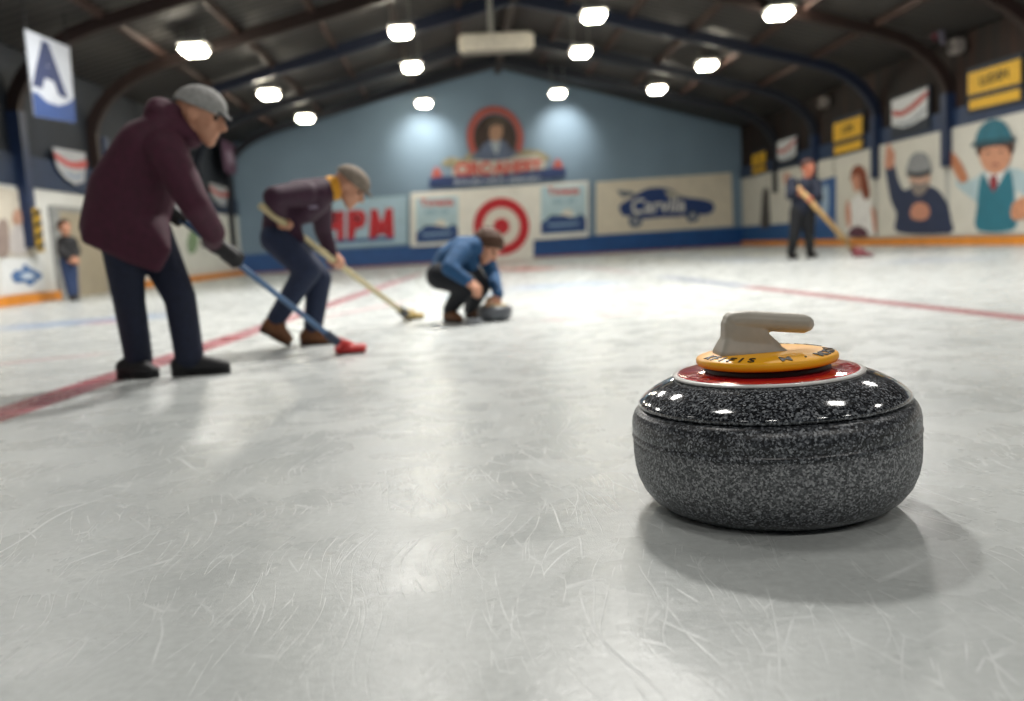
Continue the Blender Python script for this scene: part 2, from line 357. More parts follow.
# ------------------------------------------------------------------ foreground stone
def granite(cz, rough_lo, bumpy):
    m, n, l, p = nodes('speckled_granite'); tc = n.new('ShaderNodeTexCoord'); co = tc.outputs['Object']
    def vor(s):
        q = n.new('ShaderNodeTexVoronoi'); q.inputs['Scale'].default_value = s; l.new(co, q.inputs['Vector']); return q
    def noi(s, d=4, ro=.6):
        q = n.new('ShaderNodeTexNoise'); q.inputs['Scale'].default_value = s; q.inputs['Detail'].default_value = d; q.inputs['Roughness'].default_value = ro; l.new(co, q.inputs['Vector']); return q.outputs['Fac']
    v = vor(cz); sep = n.new('ShaderNodeSeparateColor'); l.new(v.outputs['Color'], sep.inputs[0])
    add = n.new('ShaderNodeMath'); add.operation = 'ADD'; l.new(sep.outputs[0], add.inputs[0]); l.new(noi(cz*.55, 6, .75), add.inputs[1])
    hf = n.new('ShaderNodeMath'); hf.operation = 'MULTIPLY'; l.new(add.outputs[0], hf.inputs[0]); hf.inputs[1].default_value = .5
    cr = ramp(n, [(.30, lin('101216')), (.46, lin('23262b')), (.62, lin('5a5e64')), (.85, lin('b4b8bc'))]); l.new(hf.outputs[0], cr.inputs[0])
    sx = n.new('ShaderNodeSeparateXYZ'); l.new(co, sx.inputs[0])
    band = ramp(n, [(0, g(0)), (.12, g(0)), (.30, g(1)), (.46, g(1)), (.51, g(.85)), (.53, g(0)), (1, g(0))])
    zz = n.new('ShaderNodeMath'); zz.operation = 'MULTIPLY'; l.new(sx.outputs['Z'], zz.inputs[0]); zz.inputs[1].default_value = 1/.29; l.new(zz.outputs[0], band.inputs[0])
    mx = n.new('ShaderNodeMix'); mx.data_type = 'RGBA'; l.new(cr.outputs[0], mx.inputs[6])
    lt = ramp(n, [(.22, lin('2e3033')), (.5, lin('626568')), (.8, lin('aeb0b2'))]); l.new(hf.outputs[0], lt.inputs[0]); l.new(lt.outputs[0], mx.inputs[7])
    l.new(band.outputs[0], mx.inputs[0]); l.new(mx.outputs[2], p.inputs['Base Color'])
    rr = n.new('ShaderNodeMapRange'); l.new(band.outputs[0], rr.inputs['Value']); rr.inputs['To Min'].default_value = rough_lo; rr.inputs['To Max'].default_value = .55; l.new(rr.outputs[0], p.inputs['Roughness'])
    bp = n.new('ShaderNodeBump'); bp.inputs['Strength'].default_value = .25 if bumpy else .0; bp.inputs['Distance'].default_value = .002; l.new(hf.outputs[0], bp.inputs['Height']); l.new(bp.outputs[0], p.inputs['Normal'])
    p.inputs['Coat Weight'].default_value = .0 if bumpy else .8; p.inputs['Coat Roughness'].default_value = .06
    return m
SY = 1.88; KS = .974
def sz(z): return z*.974+.0148*min(1.0, z/.08)
def SP(prof): return [(r_*KS, sz(z)) for r_, z in prof]
sc0 = at(774, 450, SY); base = Vector((sc0.x, SY, 0))
t = thing('curling_stone', 'large dark speckled curling stone with yellow disc and grey handle, in sharp focus', 'curling stone', base)
prof = [(0, .006), (.12, .006), (.18, .0), (.200, .0), (.222, .0035), (.244, .0115), (.263, .0235), (.279, .041), (.2895, .062), (.2945, .082), (.2963, .105), (.2965, .130), (.2968, .136), (.2950, .138), (.2950, .140), (.2972, .143), (.2985, .147), (.2972, .151), (.2950, .1535), (.2950, .1555), (.2968, .158), (.2970, .172), (.2950, .185), (.2900, .197), (.283, .2045), (.274, .2075), (0, .2075)]
bm = bmesh.new(); lathe(bm, SP(prof), 160, base); obj('granite_body', bm, granite(300, .30, True), t, smooth=True)
prof = [(0, .2076), (.270, .2076), (.279, .211), (.281, .2155), (.277, .222), (.264, .2335), (.245, .246), (.222, .257), (.200, .2655), (.192, .267), (0, .267)]
bm = bmesh.new(); lathe(bm, SP(prof), 160, base); obj('granite_cap', bm, granite(300, .10, False), t, smooth=True)
top_c = base+Vector((-.006, 0, 0))
prof = [(0, .2668), (.197, .2668), (.199, .2695), (.195, .2725), (.188, .273), (0, .273)]
bm = bmesh.new(); lathe(bm, SP(prof), 128, top_c); obj('plate_rim', bm, mat('d8d6d4', .25), t, smooth=True, label='thin silver white rim around red plate')
prof = [(0, .272), (.187, .272), (.188, .2738), (.185, .2748), (0, .2748)]
bm = bmesh.new(); lathe(bm, SP(prof), 128, top_c); pl = obj('red_plate', bm, mat('c41f26', .14, .05, coat=.6), t, smooth=True)
def arc_text(s, rad, a_mid, size, z, span, m, name, parent, c, bold=0.0, tilt=0.0):
    bmx = bmesh.new()
    k = len(s)
    for i, ch in enumerate(s):
        if ch == ' ':
            if len(bmx.verts): obj(name, bmx, m, parent); bmx = bmesh.new()
            continue
        a = a_mid+span*(i/(k-1)-.5)
        me = text_mesh(ch, size, .0006, bold)
        me.transform(Matrix.Translation(Vector(c)+Vector((rad*math.cos(a), rad*math.sin(a), z))) @ Matrix.Rotation(a+math.pi/2, 4, 'Z') @ Matrix.Rotation(tilt, 4, 'X'))
        bmx.from_mesh(me); bpy.data.meshes.remove(me)
    return obj(name, bmx, m, parent)
arc_text('MARO', .162, math.radians(-24), .034, sz(.2752), math.radians(34), mat('8a1118', .3), 'lettering', pl, top_c)
arc_text('KARI', .162, math.radians(-158), .034, sz(.2752), math.radians(34), mat('8a1118', .3), 'lettering', pl, top_c)
prof = [(0, .274), (.13, .274), (.131, .279), (.129, .292), (0, .292)]
bm = bmesh.new(); lathe(bm, SP(prof), 96, top_c); obj('collar', bm, mat('16090a', .4), t, smooth=True, label='black collar under the yellow disc')
prof = [(0, .2885), (.136, .2885), (.143, .291), (.1465, .296), (.1465, .302), (.145, .3058), (.141, .3080), (.112, .3140), (.106, .3148), (0, .3152)]
bm = bmesh.new(); lathe(bm, SP(prof), 128, top_c); yd = obj('yellow_disc', bm, mat('ffb400', .4, .04, 20), t, smooth=True)
INK = mat('2a1c0a', .5)
arc_text('KFIFIS  M · MOREA', .1245, math.radians(-91), .032, sz(.3118), math.radians(160), INK, 'lettering', yd, top_c, .0004, math.radians(11.7))
arc_text('ORAME', .1245, math.radians(40), .028, sz(.3118), math.radians(50), INK, 'lettering', yd, top_c, .0004, math.radians(11.7))
# ------------------------------------------------------------------ figures
def hullm(bm, parts):
    """convex hull of spheres / ellipsoids: each (centre, radius or (rx,ry,rz)[, rotation])"""
    for q in parts:
        c, rr = Vector(q[0]), q[1]; rot = q[2] if len(q) > 2 else Matrix.Identity(3)
        if isinstance(rr, (int, float)): rr = (rr, rr, rr)
        for p in ICO: bm.verts.new(c+rot @ Vector((p.x*rr[0], p.y*rr[1], p.z*rr[2])))
    bmesh.ops.convex_hull(bm, input=bm.verts[:])
    for v in [v for v in bm.verts if not v.link_faces]: bm.verts.remove(v)
_b = bmesh.new(); bmesh.ops.create_icosphere(_b, subdivisions=3, radius=1); ICO = [v.co.copy() for v in _b.verts]; _b.free()
class Blob:
    def __init__(s): s.bm = bmesh.new()
    def hull(s, *parts):
        b2 = bmesh.new(); hullm(b2, parts); bmesh.ops.recalc_face_normals(b2, faces=b2.faces[:])
        me = bpy.data.meshes.new('t'); b2.to_mesh(me); b2.free(); s.bm.from_mesh(me); bpy.data.meshes.remove(me)
    def chain(s, pts, rad):
        for (a, b), (ra, rb) in zip(zip(pts, pts[1:]), zip(rad, rad[1:])): s.hull((a, ra), (b, rb))
    def build(s, name, m, parent, voxel=.01, it=4, fac=.5, label=None):
        me = bpy.data.meshes.new(name); s.bm.to_mesh(me); s.bm.free()
        o = bpy.data.objects.new('tmp', me); C.objects.link(o)
        rm = o.modifiers.new('r', 'REMESH'); rm.mode = 'VOXEL'; rm.voxel_size = voxel
        if it: sm = o.modifiers.new('s', 'SMOOTH'); sm.iterations = it; sm.factor = fac
        dg = bpy.context.evaluated_depsgraph_get(); dg.update()
        m2 = bpy.data.meshes.new_from_object(o.evaluated_get(dg)); bpy.data.objects.remove(o); bpy.data.meshes.remove(me)
        m2.name = name
        return link(name, m2, m, parent, True, True, label)
# handle of the foreground stone: post, web and arm grown into one smooth moulding
def hz(px, py, y=0.0): q = at(px+5.0, py-2.5, SY); return Vector((q.x, base.y+y, q.z))
b = Blob()
sq = lambda px, py, y, r_: [(hz(px, py, y), r_), (hz(px, py, -y), r_)]
b.hull(*sq(720, 354.5, .030, .012), *sq(779, 355, .026, .009), *sq(727.5, 338, .014, .012), *sq(760, 343, .013, .011))
b.hull(*sq(727, 349, .018, .013), *sq(765, 349, .016, .013), *sq(727, 326, .012, .013), *sq(733, 320.5, .011, .0145), *sq(750, 322, .011, .015))
b.hull(*sq(750, 330, .011, .013), *sq(758, 338, .011, .012), *sq(772, 348, .013, .010), *sq(745, 346, .012, .012))
b.hull(*sq(731, 322, .011, .0175), *sq(745, 322, .0115, .0195), *sq(799, 326.2, .0105, .0198))
GREY = mat('aaa498', .42, .05, 60)
hd = b.build('handle', GREY, t, .0025, 5)
b = Blob(); b.hull(*sq(798.5, 326.2, .0098, .0188), *sq(803, 326.5, .0085, .0165)); obj_cap = b.build('end_cap', mat('b5b2ab', .3), hd, .0022, 4)
t.rotation_euler = (0, -math.radians(1.1), 0)
def fr(fwd, up):
    f = Vector(fwd).normalized(); u = Vector(up); s = u.cross(f).normalized(); u = f.cross(s); return Matrix((f, s, u)).transposed()
def head(b, c, Fm, s):
    q = lambda x, y, z: c+Fm @ Vector((x, y, z))*s
    b.hull((q(-.012, 0, .03), (.102*s, .078*s, .092*s), Fm))
    b.hull((q(.02, 0, 0), (.068*s, .066*s, .075*s), Fm), (q(.03, 0, -.055), (.05*s, .05*s, .04*s), Fm), (q(.066, 0, -.098), .024*s))
    b.hull((q(.088, 0, .018), .011*s), (q(.116, 0, -.028), .0135*s), (q(.09, 0, -.034), .015*s))
    b.hull((q(.078, .038, .03), .014*s), (q(.086, 0, .034), .012*s), (q(.078, -.038, .03), .014*s))
    for y in (-1, 1):
        b.hull((q(-.012, .078*y, -.005), (.022*s, .010*s, .033*s), Fm))
        b.hull((q(.06, .04*y, -.02), .022*s))
    b.hull((q(.084, .02, -.060), .009*s), (q(.089, 0, -.058), .010*s), (q(.084, -.02, -.060), .009*s))
    b.hull((q(.08, .016, -.072), .010*s), (q(.085, 0, -.073), .010*s), (q(.08, -.016, -.072), .010*s))
def eyes(root, c, Fm, s):
    for y in (-1, 1):
        bm = bmesh.new(); bmesh.ops.create_icosphere(bm, subdivisions=2, radius=.0125*s, matrix=Matrix.Translation(c+Fm @ Vector((.0795, .034*y, .008))*s)); obj('eye', bm, mat('2b1e18', .2), root, smooth=True)
def dome(name, c, Fm, s, ctr, rad, plane_pt, plane_no, m, parent, label=None, noise=0.0):
    bm = bmesh.new(); bmesh.ops.create_icosphere(bm, subdivisions=4, radius=1, matrix=Matrix.Diagonal((*rad, 1)))
    for v in bm.verts:
        if noise: v.co *= 1+noise*(math.sin(v.co.x*90+v.co.y*40)*math.sin(v.co.z*70+v.co.y*65))
        v.co += Vector(ctr)
    res = bmesh.ops.bisect_plane(bm, geom=bm.verts[:]+bm.edges[:]+bm.faces[:], plane_co=plane_pt, plane_no=Vector(plane_no), clear_outer=True)
    ed = [e for e in res['geom_cut'] if isinstance(e, bmesh.types.BMEdge)]
    bmesh.ops.contextual_create(bm, geom=ed)
    for v in bm.verts: v.co = c+Fm @ (v.co*s)
    return obj(name, bm, m, parent, smooth=True, label=label)
def grip(b, P, d, W, rs, s=1.0, wr=.03):
    """a fist closed round a shaft: palm on the wrist's side, four fingers wrapped one way, the thumb the other"""
    d = Vector(d).normalized(); o = (W-P); o = (o-d*o.dot(d)).normalized(); q = d.cross(o)
    rf = .0105*s; R_ = rs+rf
    pc = P+o*(rs+.018*s)
    b.hull((pc+d*.036*s+q*.01*s, .017*s), (pc-d*.036*s+q*.01*s, .017*s), (pc+d*.03*s-q*.028*s, .016*s), (pc-d*.03*s-q*.028*s, .016*s))
    b.hull((pc, .028*s), (W, wr*s))
    for k in range(4):
        so = (k-1.5)*.0225*s; ln = (.92, 1.05, 1.0, .8)[k]
        pts = [P+d*so+(o*math.cos(a)+q*math.sin(a))*(R_+e) for a, e in ((.35, .012*s), (1.15*ln, .004*s), (2.2*ln, 0), (3.1*ln, 0), (3.8*ln, .002*s))]
        b.chain(pts, [rf*1.15, rf*1.1, rf, rf*.92, rf*.8])
    pts = [P-d*.045*s+(o*math.cos(a)+q*math.sin(a))*(R_+e)-d*x for a, e, x in ((.0, .016*s, -.01*s), (-.8, .008*s, .006*s), (-1.7, .003*s, .01*s), (-2.5, .002*s, .004*s))]
    b.chain(pts, [rf*1.6, rf*1.35, rf*1.2, rf])
def relaxed_hand(b, W, dirn, nrm, s=1.0, curl=.35, thumb=1, wr=.028):
    """dirn: wrist to knuckles; nrm: out of the back of the hand"""
    d = Vector(dirn).normalized(); nv = Vector(nrm); nv = (nv-d*nv.dot(d)).normalized(); q = d.cross(nv)
    b.hull((W, wr*s), (W+d*.03*s, .024*s))
    b.hull((W+d*.025*s+q*.018*s, .018*s), (W+d*.025*s-q*.018*s, .018*s), (W+d*.088*s+q*.034*s, .0125*s), (W+d*.09*s, .014*s), (W+d*.085*s-q*.034*s, .0125*s))
    for k in range(4):
        base_ = W+d*(.088, .094, .09, .08)[k]*s+q*(k-1.5)*-.0235*s*thumb; L = (.072, .08, .074, .058)[k]*s; ang = .15; p = base_; pts = [p]
        for j, fl in enumerate((.42, .32, .26)):
            ang += curl*(1+.12*k); p = p+(d*math.cos(ang)-nv*math.sin(ang)+q*-(k-1.5)*.05*thumb).normalized()*L*fl*1.0; pts.append(p)
        b.chain(pts, [.0105*s, .0098*s, .009*s, .0078*s])
    p = W+d*.03*s+q*.022*s*thumb; pts = [p]
    for dx, L in ((.9, .04), (.55, .034), (.25, .028)):
        p = p+(d*(1.25-dx*.6)+q*dx*thumb-nv*.35).normalized()*L*s; pts.append(p)
    b.chain(pts, [.017*s, .0135*s, .0115*s, .009*s])
def shoe(root, heel, toe, m, sole_m, w=.042, lift=0.0, name='shoe', ank=None):
    h, t_ = Vector(heel), Vector(toe); d = (t_-h); L = d.length; d.normalize(); up = Vector((0, 0, 1)); n_ = d.cross(up).normalized(); u2 = n_.cross(d)
    b = Blob()
    b.hull((h+d*w*.9+u2*(.055), (w*1.02, w, w*1.0)), (h+d*L*.62+u2*.045, w*1.0), (h+d*(L-w*.75)+u2*.034, (w*.8, w*.9, w*.62)))
    a = ank if ank is not None else h+d*w+u2*.12
    b.hull((h+d*w*1.0+u2*.055, w*1.02), (a, w*1.02)); b.hull((h+d*L*.55+u2*.05, w*.9), (a+d*.012, w*.95))
    so = b.build(name, m, root, .009, 4)
    bm = bmesh.new()
    for k, (x0, x1, ww, th) in enumerate(((0, .32, .93, .028), (.28, 1.0, 1.05, .018))):
        pts = []
        for i in range(20):
            a2 = 2*math.pi*i/20; x = (x0+x1)/2*L+math.cos(a2)*(x1-x0)/2*L; y = math.sin(a2)*w*ww; pts.append((x, math.copysign(abs(y)**.8*(w*ww)**.2, y)))
        prism(bm, pts, .0, th, lambda u, v, z: h+d*u+n_*v+u2*z)
    obj('sole', bm, sole_m, so, smooth=False)
    return so
def limb(cl, body, pts, rad, k=.72):
    cl.chain(pts, rad); body.chain(pts, [x*k for x in rad])

def broom(name, label, A, B, rs, shaft_m, head_c, head_d, head_m, neck_m, hs=(.11, .055, .03), group=None):
    t = thing(name, label, 'broom', Vector((head_c.x, head_c.y, 0)), group=group)
    bm = bmesh.new(); tube(bm, A, B, rs, rs*.95, 20); sh = obj('shaft', bm, shaft_m, t, smooth=False)
    for p_ in sh.data.polygons: p_.use_smooth = len(p_.vertices) == 4
    d = (B-A).normalized()
    bm = bmesh.new(); tube(bm, B-d*.07, B+d*.015, rs*1.5, rs*1.7); obj('ferrule', bm, neck_m, t, smooth=False)
    hd = Vector(head_d).normalized(); b = Blob(); sd = Vector((0, 0, 1)).cross(hd)
    cz = head_c
    b.hull(*[(Vector((cz.x, cz.y, hs[2]))+hd*sx*hs[0]+sd*sy*hs[1], hs[2]*.7) for sx in (-1, 1) for sy in (-1, 1)])
    b.hull((B-d*.02, rs*1.5), (Vector((cz.x, cz.y, hs[2]*1.6)), rs*1.5))
    hh = b.build('brush_head', head_m, t, .007, 3)
    bm = bmesh.new(); rot = Matrix((hd, sd, Vector((0, 0, 1)))).transposed(); box(bm, (cz.x, cz.y, hs[2]*.32), (hs[0]*2.1, hs[1]*2.1, hs[2]*.62), rot, bev=.004)
    obj('bristle_pad', bm, mat('3a2f2f', .8), hh)
    return t
# ---------------- person in the maroon coat
Y0 = 4.66
def J(px, py, dy=0.0): return at(px, py, Y0+dy)
PUR = mat('3e0c26', .75, .2, 30, bump=.15); JEAN = mat('141c33', .8, .2, 40, bump=.1); BLK = mat('17171b', .6, .2)
root = thing('person', 'person in long maroon hooded coat and grey cap leaning on a blue shafted broom', 'person', Vector((J(150, 375).x, Y0, 0)))
A1 = at(167, 208, 4.72); B1 = at(336, 341, 5.13); d1 = (B1-A1).normalized()
def on(A, B, px):                           # point of segment A-B seen in photo column px
    best = None
    for i in range(401):
        p = A+(B-A)*i/400; c = R3.transposed() @ (p-O); x = CX+F*c.x/-c.z
        if best is None or abs(x-px) < best[0]: best = (abs(x-px), p)
    return best[1]
body = Blob(); coat = Blob(); pants = Blob()
tors = [(J(124, 226), (.205, .20, .13)), (J(133, 190), (.205, .21, .17)), (J(152, 152), (.165, .215, .165)), (J(170, 132), (.10, .16, .09))]
for a, b in zip(tors, tors[1:]):
    coat.hull(a, b); body.hull((a[0], tuple(x*.75 for x in a[1])), (b[0], tuple(x*.75 for x in b[1])))
coat.hull((J(126, 215), (.20, .20, .12)), *[(J(x, y, dy), .022) for x, y in ((86, 239), (105, 247), (130, 259), (157, 268), (166, 250)) for dy in (-.15, .15)])
coat.hull((J(163, 113), (.085, .13, .05)), (J(178, 128), (.085, .12, .055))); coat.hull((J(178, 128), (.085, .115, .06)), (J(192, 138), (.05, .09, .05)))
coat.hull((J(160, 107), (.06, .10, .045)), (J(180, 113), (.045, .09, .04)))
Hn = on(A1, B1, 231); Hf = on(A1, B1, 177)
wn = Hn+Vector((-.06, -.05, .075)); wf = Hf+Vector((-.05, .09, .04))
limb(coat, body, [J(166, 150, -.17), J(194, 203, -.22), J(213, 232, -.05), wn+Vector((-.01, 0, .01))], [.095, .072, .06, .048])
limb(coat, body, [J(166, 150, .17), J(172, 200, .28), wf], [.09, .07, .045])
hd1 = J(200.5, 116); Fh = fr((1, -.08, -.33), (.33, 0, 1)); hs1 = 1.10
body.hull((J(176, 133), .065), (J(195, 125), .062)); head(body, hd1, Fh, hs1)
gr = .0145
grip(body, Hn, d1, wn, gr, .86); grip(body, Hf, d1, wf, gr, .86)
ga = ground(128, 378); gb = ground(181, 376)
hipA, hipB = J(121, 232, -.06), J(150, 234, .07)
anA = Vector((J(131, 355).x, ga.y, .10)); anB = Vector((J(186, 352).x, gb.y, .10))
limb(pants, body, [hipA, J(129, 300, -.04), anA], [.105, .076, .070]); limb(pants, body, [hipB, J(180, 298, .04), anB], [.108, .078, .072])
pants.hull((hipA, .11), (hipB, .11)); body.hull((hipA, .09), (hipB, .09)); body.hull((hipA, .08), tuple((tors[0][0], (.13, .13, .1))))
for an in (anA, anB): body.hull((an, .035), (Vector((an.x+.03, an.y-.01, .05)), .022))
body.build('body', SKIN, root, .008, 2)
coat.build('coat', PUR, root, .012, 5); pants.build('trousers', JEAN, root, .012, 4)
eyes(root, hd1, Fh, hs1)
dome('cap', hd1, Fh, hs1, (-.010, 0, .035), (.119, .094, .096), (0, 0, .030), (-.12, 0, -1), mat('8e8e8c', .85, .25, 60, bump=.3), root, label='grey knitted cap')
b = Blob(); q = lambda x, y, z: hd1+Fh @ Vector((x, y, z))*hs1
b.hull((q(.075, .05, .034), .010), (q(.075, -.05, .034), .010), (q(.125, .03, .018), .007), (q(.125, -.03, .018), .007)); b.build('cap_peak', BLK, root, .006, 2)
for P_, W_ in ((Hn, wn), (Hf, wf)):
    b = Blob(); grip(b, P_, d1, W_, gr-.001, 1.10, .042); b.hull((W_, .046), (W_+Vector((-.02, 0, .025)), .046)); b.build('glove', BLK, root, .007, 2)
shoe(root, ga+Vector((-.045, .0, 0)), ga+Vector((.175, -.07, 0)), BLK, mat('0b0b0d', .5), .048, ank=anA+Vector((.0, 0, .0)))
shoe(root, gb+Vector((-.045, 0, 0)), gb+Vector((.245, .02, 0)), BLK, mat('0b0b0d', .5), .046, ank=anB)
hc1 = ground(351, 353); broom('curling_broom', 'blue shafted broom with red head held by the person in the maroon coat', A1, B1, .0155, mat('4f6f96', .35), Vector((hc1.x, hc1.y, .03)), (1, .12, 0), mat('c23434', .5), mat('26324a', .4), (.072, .05, .028), 'sweeping brooms')
# ---------------- person with the yellow collar
Y0 = 5.86
PL2 = mat('300d28', .75, .2, 30, bump=.15); JN2 = mat('1e2a45', .8, .2, 40, bump=.1); BRN = mat('6e4526', .55, .25)
root = thing('person', 'person in dark plum jacket with yellow collar and flat cap, bent over a wooden broom', 'person', Vector((J(295, 345).x, Y0, 0)))
A2 = at(261, 206, 5.5); B2 = at(404, 313, 7.15); d2 = (B2-A2).normalized()
body = Blob(); coat = Blob(); pants = Blob()
tors = [(J(279, 229), (.105, .15, .09)), (J(284, 208), (.115, .165, .105)), (J(300, 197), (.11, .185, .108)), (J(318, 194), (.095, .17, .10)), (J(327, 191), (.065, .11, .085))]
for a, b in zip(tors, tors[1:]):
    coat.hull(a, b); body.hull((a[0], tuple(x*.75 for x in a[1])), (b[0], tuple(x*.75 for x in b[1])))
coat.hull((J(284, 212), (.10, .15, .09)), (J(306, 210), (.085, .15, .085)), (J(320, 202), (.06, .14, .07)))
coat.hull((J(281, 220), (.11, .155, .08)), *[(J(x, y, dy), .015) for x, y in ((265, 232), (282, 240), (303, 240)) for dy in (-.11, .11)])
Hn = on(A2, B2, 289); Hf = on(A2, B2, 337)
wn = Hn+Vector((-.055, -.03, .06)); wf = Hf+Vector((-.03, -.05, .075))
limb(coat, body, [J(304, 193, -.16), J(274, 197, -.33), wn], [.078, .066, .046])
limb(coat, body, [J(320, 200, .15), J(323, 230, .30), wf], [.076, .060, .046])
hd2 = J(349.5, 187); Fh = fr((.80, -.12, -.62), (.62, 0, .80)); hs2 = .98
body.hull((J(326, 190), .058), (J(344, 187), .056)); head(body, hd2, Fh, hs2)
grip(body, Hn, d2, wn, .016, 1.12); grip(body, Hf, d2, wf, .016, 1.12)
gL = ground(287, 347.5); gR = ground(307, 345)
hA, hB = J(277, 238, -.07), J(284, 240, .08)
anL = Vector((J(276, 319, gL.y-Y0).x, gL.y, J(276, 319, gL.y-Y0).z)); anR = Vector((J(313, 326, gR.y-Y0).x, gR.y, .11))
limb(pants, body, [hA, J(308, 270, -.12), anL], [.105, .082, .058]); limb(pants, body, [hB, J(319, 278, .06), anR], [.105, .08, .06])
pants.hull((hA, .10), (hB, .10)); body.hull((hA, .08), (hB, .08)); body.hull((hA, .08), (tors[0][0], (.08, .1, .07)))
body.hull((anL, .03), (anL+Vector((.02, 0, -.04)), .022)); body.hull((anR, .03), (anR+Vector((.02, 0, -.04)), .022))
body.build('body', SKIN, root, .008, 2); coat.build('jacket', PL2, root, .011, 5); pants.build('trousers', JN2, root, .011, 4)
eyes(root, hd2, Fh, hs2)
b = Blob(); b.hull((J(329, 189), (.035, .085, .082)), (J(339, 187.5), (.035, .068, .072))); b.build('collar', mat('d3951f', .7, .15, 40), root, .009, 3, label='mustard yellow collar')
dome('flat_cap', hd2, Fh, hs2, (-.008, 0, .045), (.122, .100, .088), (0, 0, .032), (-.10, 0, -1), mat('7d7266', .85, .3, 70, bump=.3), root)
b = Blob(); q = lambda x, y, z: hd2+Fh @ Vector((x, y, z))*hs2
b.hull((q(.08, .05, .04), .012), (q(.08, -.05, .04), .012), (q(.14, .028, .028), .008), (q(.14, -.028, .028), .008)); b.build('cap_peak', mat('675d52', .85, .3, 70), root, .007, 2)
tL = Vector((J(290, 346, gL.y-Y0).x, gL.y, .004)); hL = at(259, 330, gL.y)
shoe(root, hL, tL, BRN, mat('3b2413', .6), .050, ank=anL+Vector((.0, 0, 0)))
shoe(root, gR+Vector((-.04, 0, 0)), gR+Vector((.19, -.03, 0)), BRN, mat('3b2413', .6), .048, ank=anR)
bm = bmesh.new(); c = J(313, 207, -.18); box(bm, c, (.05, .004, .02)); obj('badge', bm, mat('8a7f92', .7), root)
hc2 = ground(413, 319); broom('curling_broom', 'cream wooden shafted broom held by the person in flat cap with yellow collar', A2, B2, .021, mat('cbbd92', .45), Vector((hc2.x, hc2.y, .03)), (1, .2, 0), mat('b39a5e', .6), mat('34363a', .5), (.07, .05, .028), 'sweeping brooms')
# ---------------- crouching person
Y0 = 7.05
SW = mat('1b4a74', .8, .2, 40, bump=.15); DK = mat('0f131c', .8, .2, 40); HAIR = mat('4a2f1e', .7, .35, 60, bump=.4)
root = thing('person', 'crouching person in blue sweater and dark trousers reaching for a small curling stone', 'person', Vector((J(460, 321).x, Y0, 0)))
body = Blob(); coat = Blob(); pants = Blob()
tors = [(J(441, 269), (.085, .14, .08)), (J(449, 258), (.10, .15, .10)), (J(462, 249), (.105, .165, .098)), (J(474, 247), (.08, .14, .085))]
for a, b in zip(tors, tors[1:]):
    coat.hull(a, b); body.hull((a[0], tuple(x*.75 for x in a[1])), (b[0], tuple(x*.75 for x in b[1])))
wn = J(466.5, 280.5, -.34); st = ground(496, 322); stc = Vector((st.x, st.y+.13, 0)); wf = J(498, 294, stc.y-Y0-.02)
limb(coat, body, [J(461, 252, -.15), J(449, 268, -.30), wn], [.072, .060, .044])
limb(coat, body, [J(484, 255, .12), J(493, 275, .18), wf+Vector((0, 0, .0))], [.07, .056, .042])
hd3 = J(487, 246.5); Fh = fr((.62, -.35, -.70), (.68, -.1, .72)); hs3 = 1.0
body.hull((J(474, 247), .056), (J(484, 246), .054)); head(body, hd3, Fh, hs3)
relaxed_hand(body, wn, (.75, -.1, -.66), (.5, -.6, .62), 1.05, .4, thumb=-1)
relaxed_hand(body, wf, (-.12, -.25, -.95), (.7, -.6, .1), 1.0, .55, thumb=1)
fA = ground(449, 322.5); fB = ground(471, 318)
hA, hB = J(440, 276, -.10), J(444, 275, .10)
kA, kB = J(467, 284, -.22), J(480, 287, .10)
anA = Vector((J(450, 309, fA.y-Y0).x, fA.y, J(450, 309, fA.y-Y0).z)); anB = Vector((J(470, 309, fB.y-Y0).x, fB.y, J(470, 309, fB.y-Y0).z))
limb(pants, body, [hA, kA, anA], [.105, .080, .055]); limb(pants, body, [hB, kB, anB], [.105, .080, .055])
coat.hull((J(462, 252), .09), (J(470, 264, .02), .07)); pants.hull((kB, .08), (J(472, 272, .05), .07)); pants.hull((hA, .10), (hB, .10)); body.hull((hA, .08), (hB, .08)); body.hull((hA, .07), (tors[0][0], (.07, .1, .06)))
for an in (anA, anB): body.hull((an, .034), (an+Vector((.04, -.01, -.06)), .03))
body.build('body', SKIN, root, .008, 2); coat.build('sweater', SW, root, .010, 4); pants.build('trousers', DK, root, .010, 4)
eyes(root, hd3, Fh, hs3)
dome('hair', hd3, Fh, hs3, (-.014, 0, .032), (.124, .098, .112), (.052, 0, .022), (.62, 0, -.78), HAIR, root, noise=.05)
b = Blob(); b.hull((J(474.5, 246), (.05, .08, .07)), (J(478, 246), (.03, .066, .062))); b.build('collar', mat('1d3f63', .8), root, .008, 3)
shoe(root, fA+Vector((-.03, .05, 0)), fA+Vector((.10, -.12, 0)), BRN, mat('2a1a10', .6), .040, ank=anA)
shoe(root, fB+Vector((-.04, .04, 0)), fB+Vector((.12, -.08, 0)), BRN, mat('2a1a10', .6), .040, ank=anB)
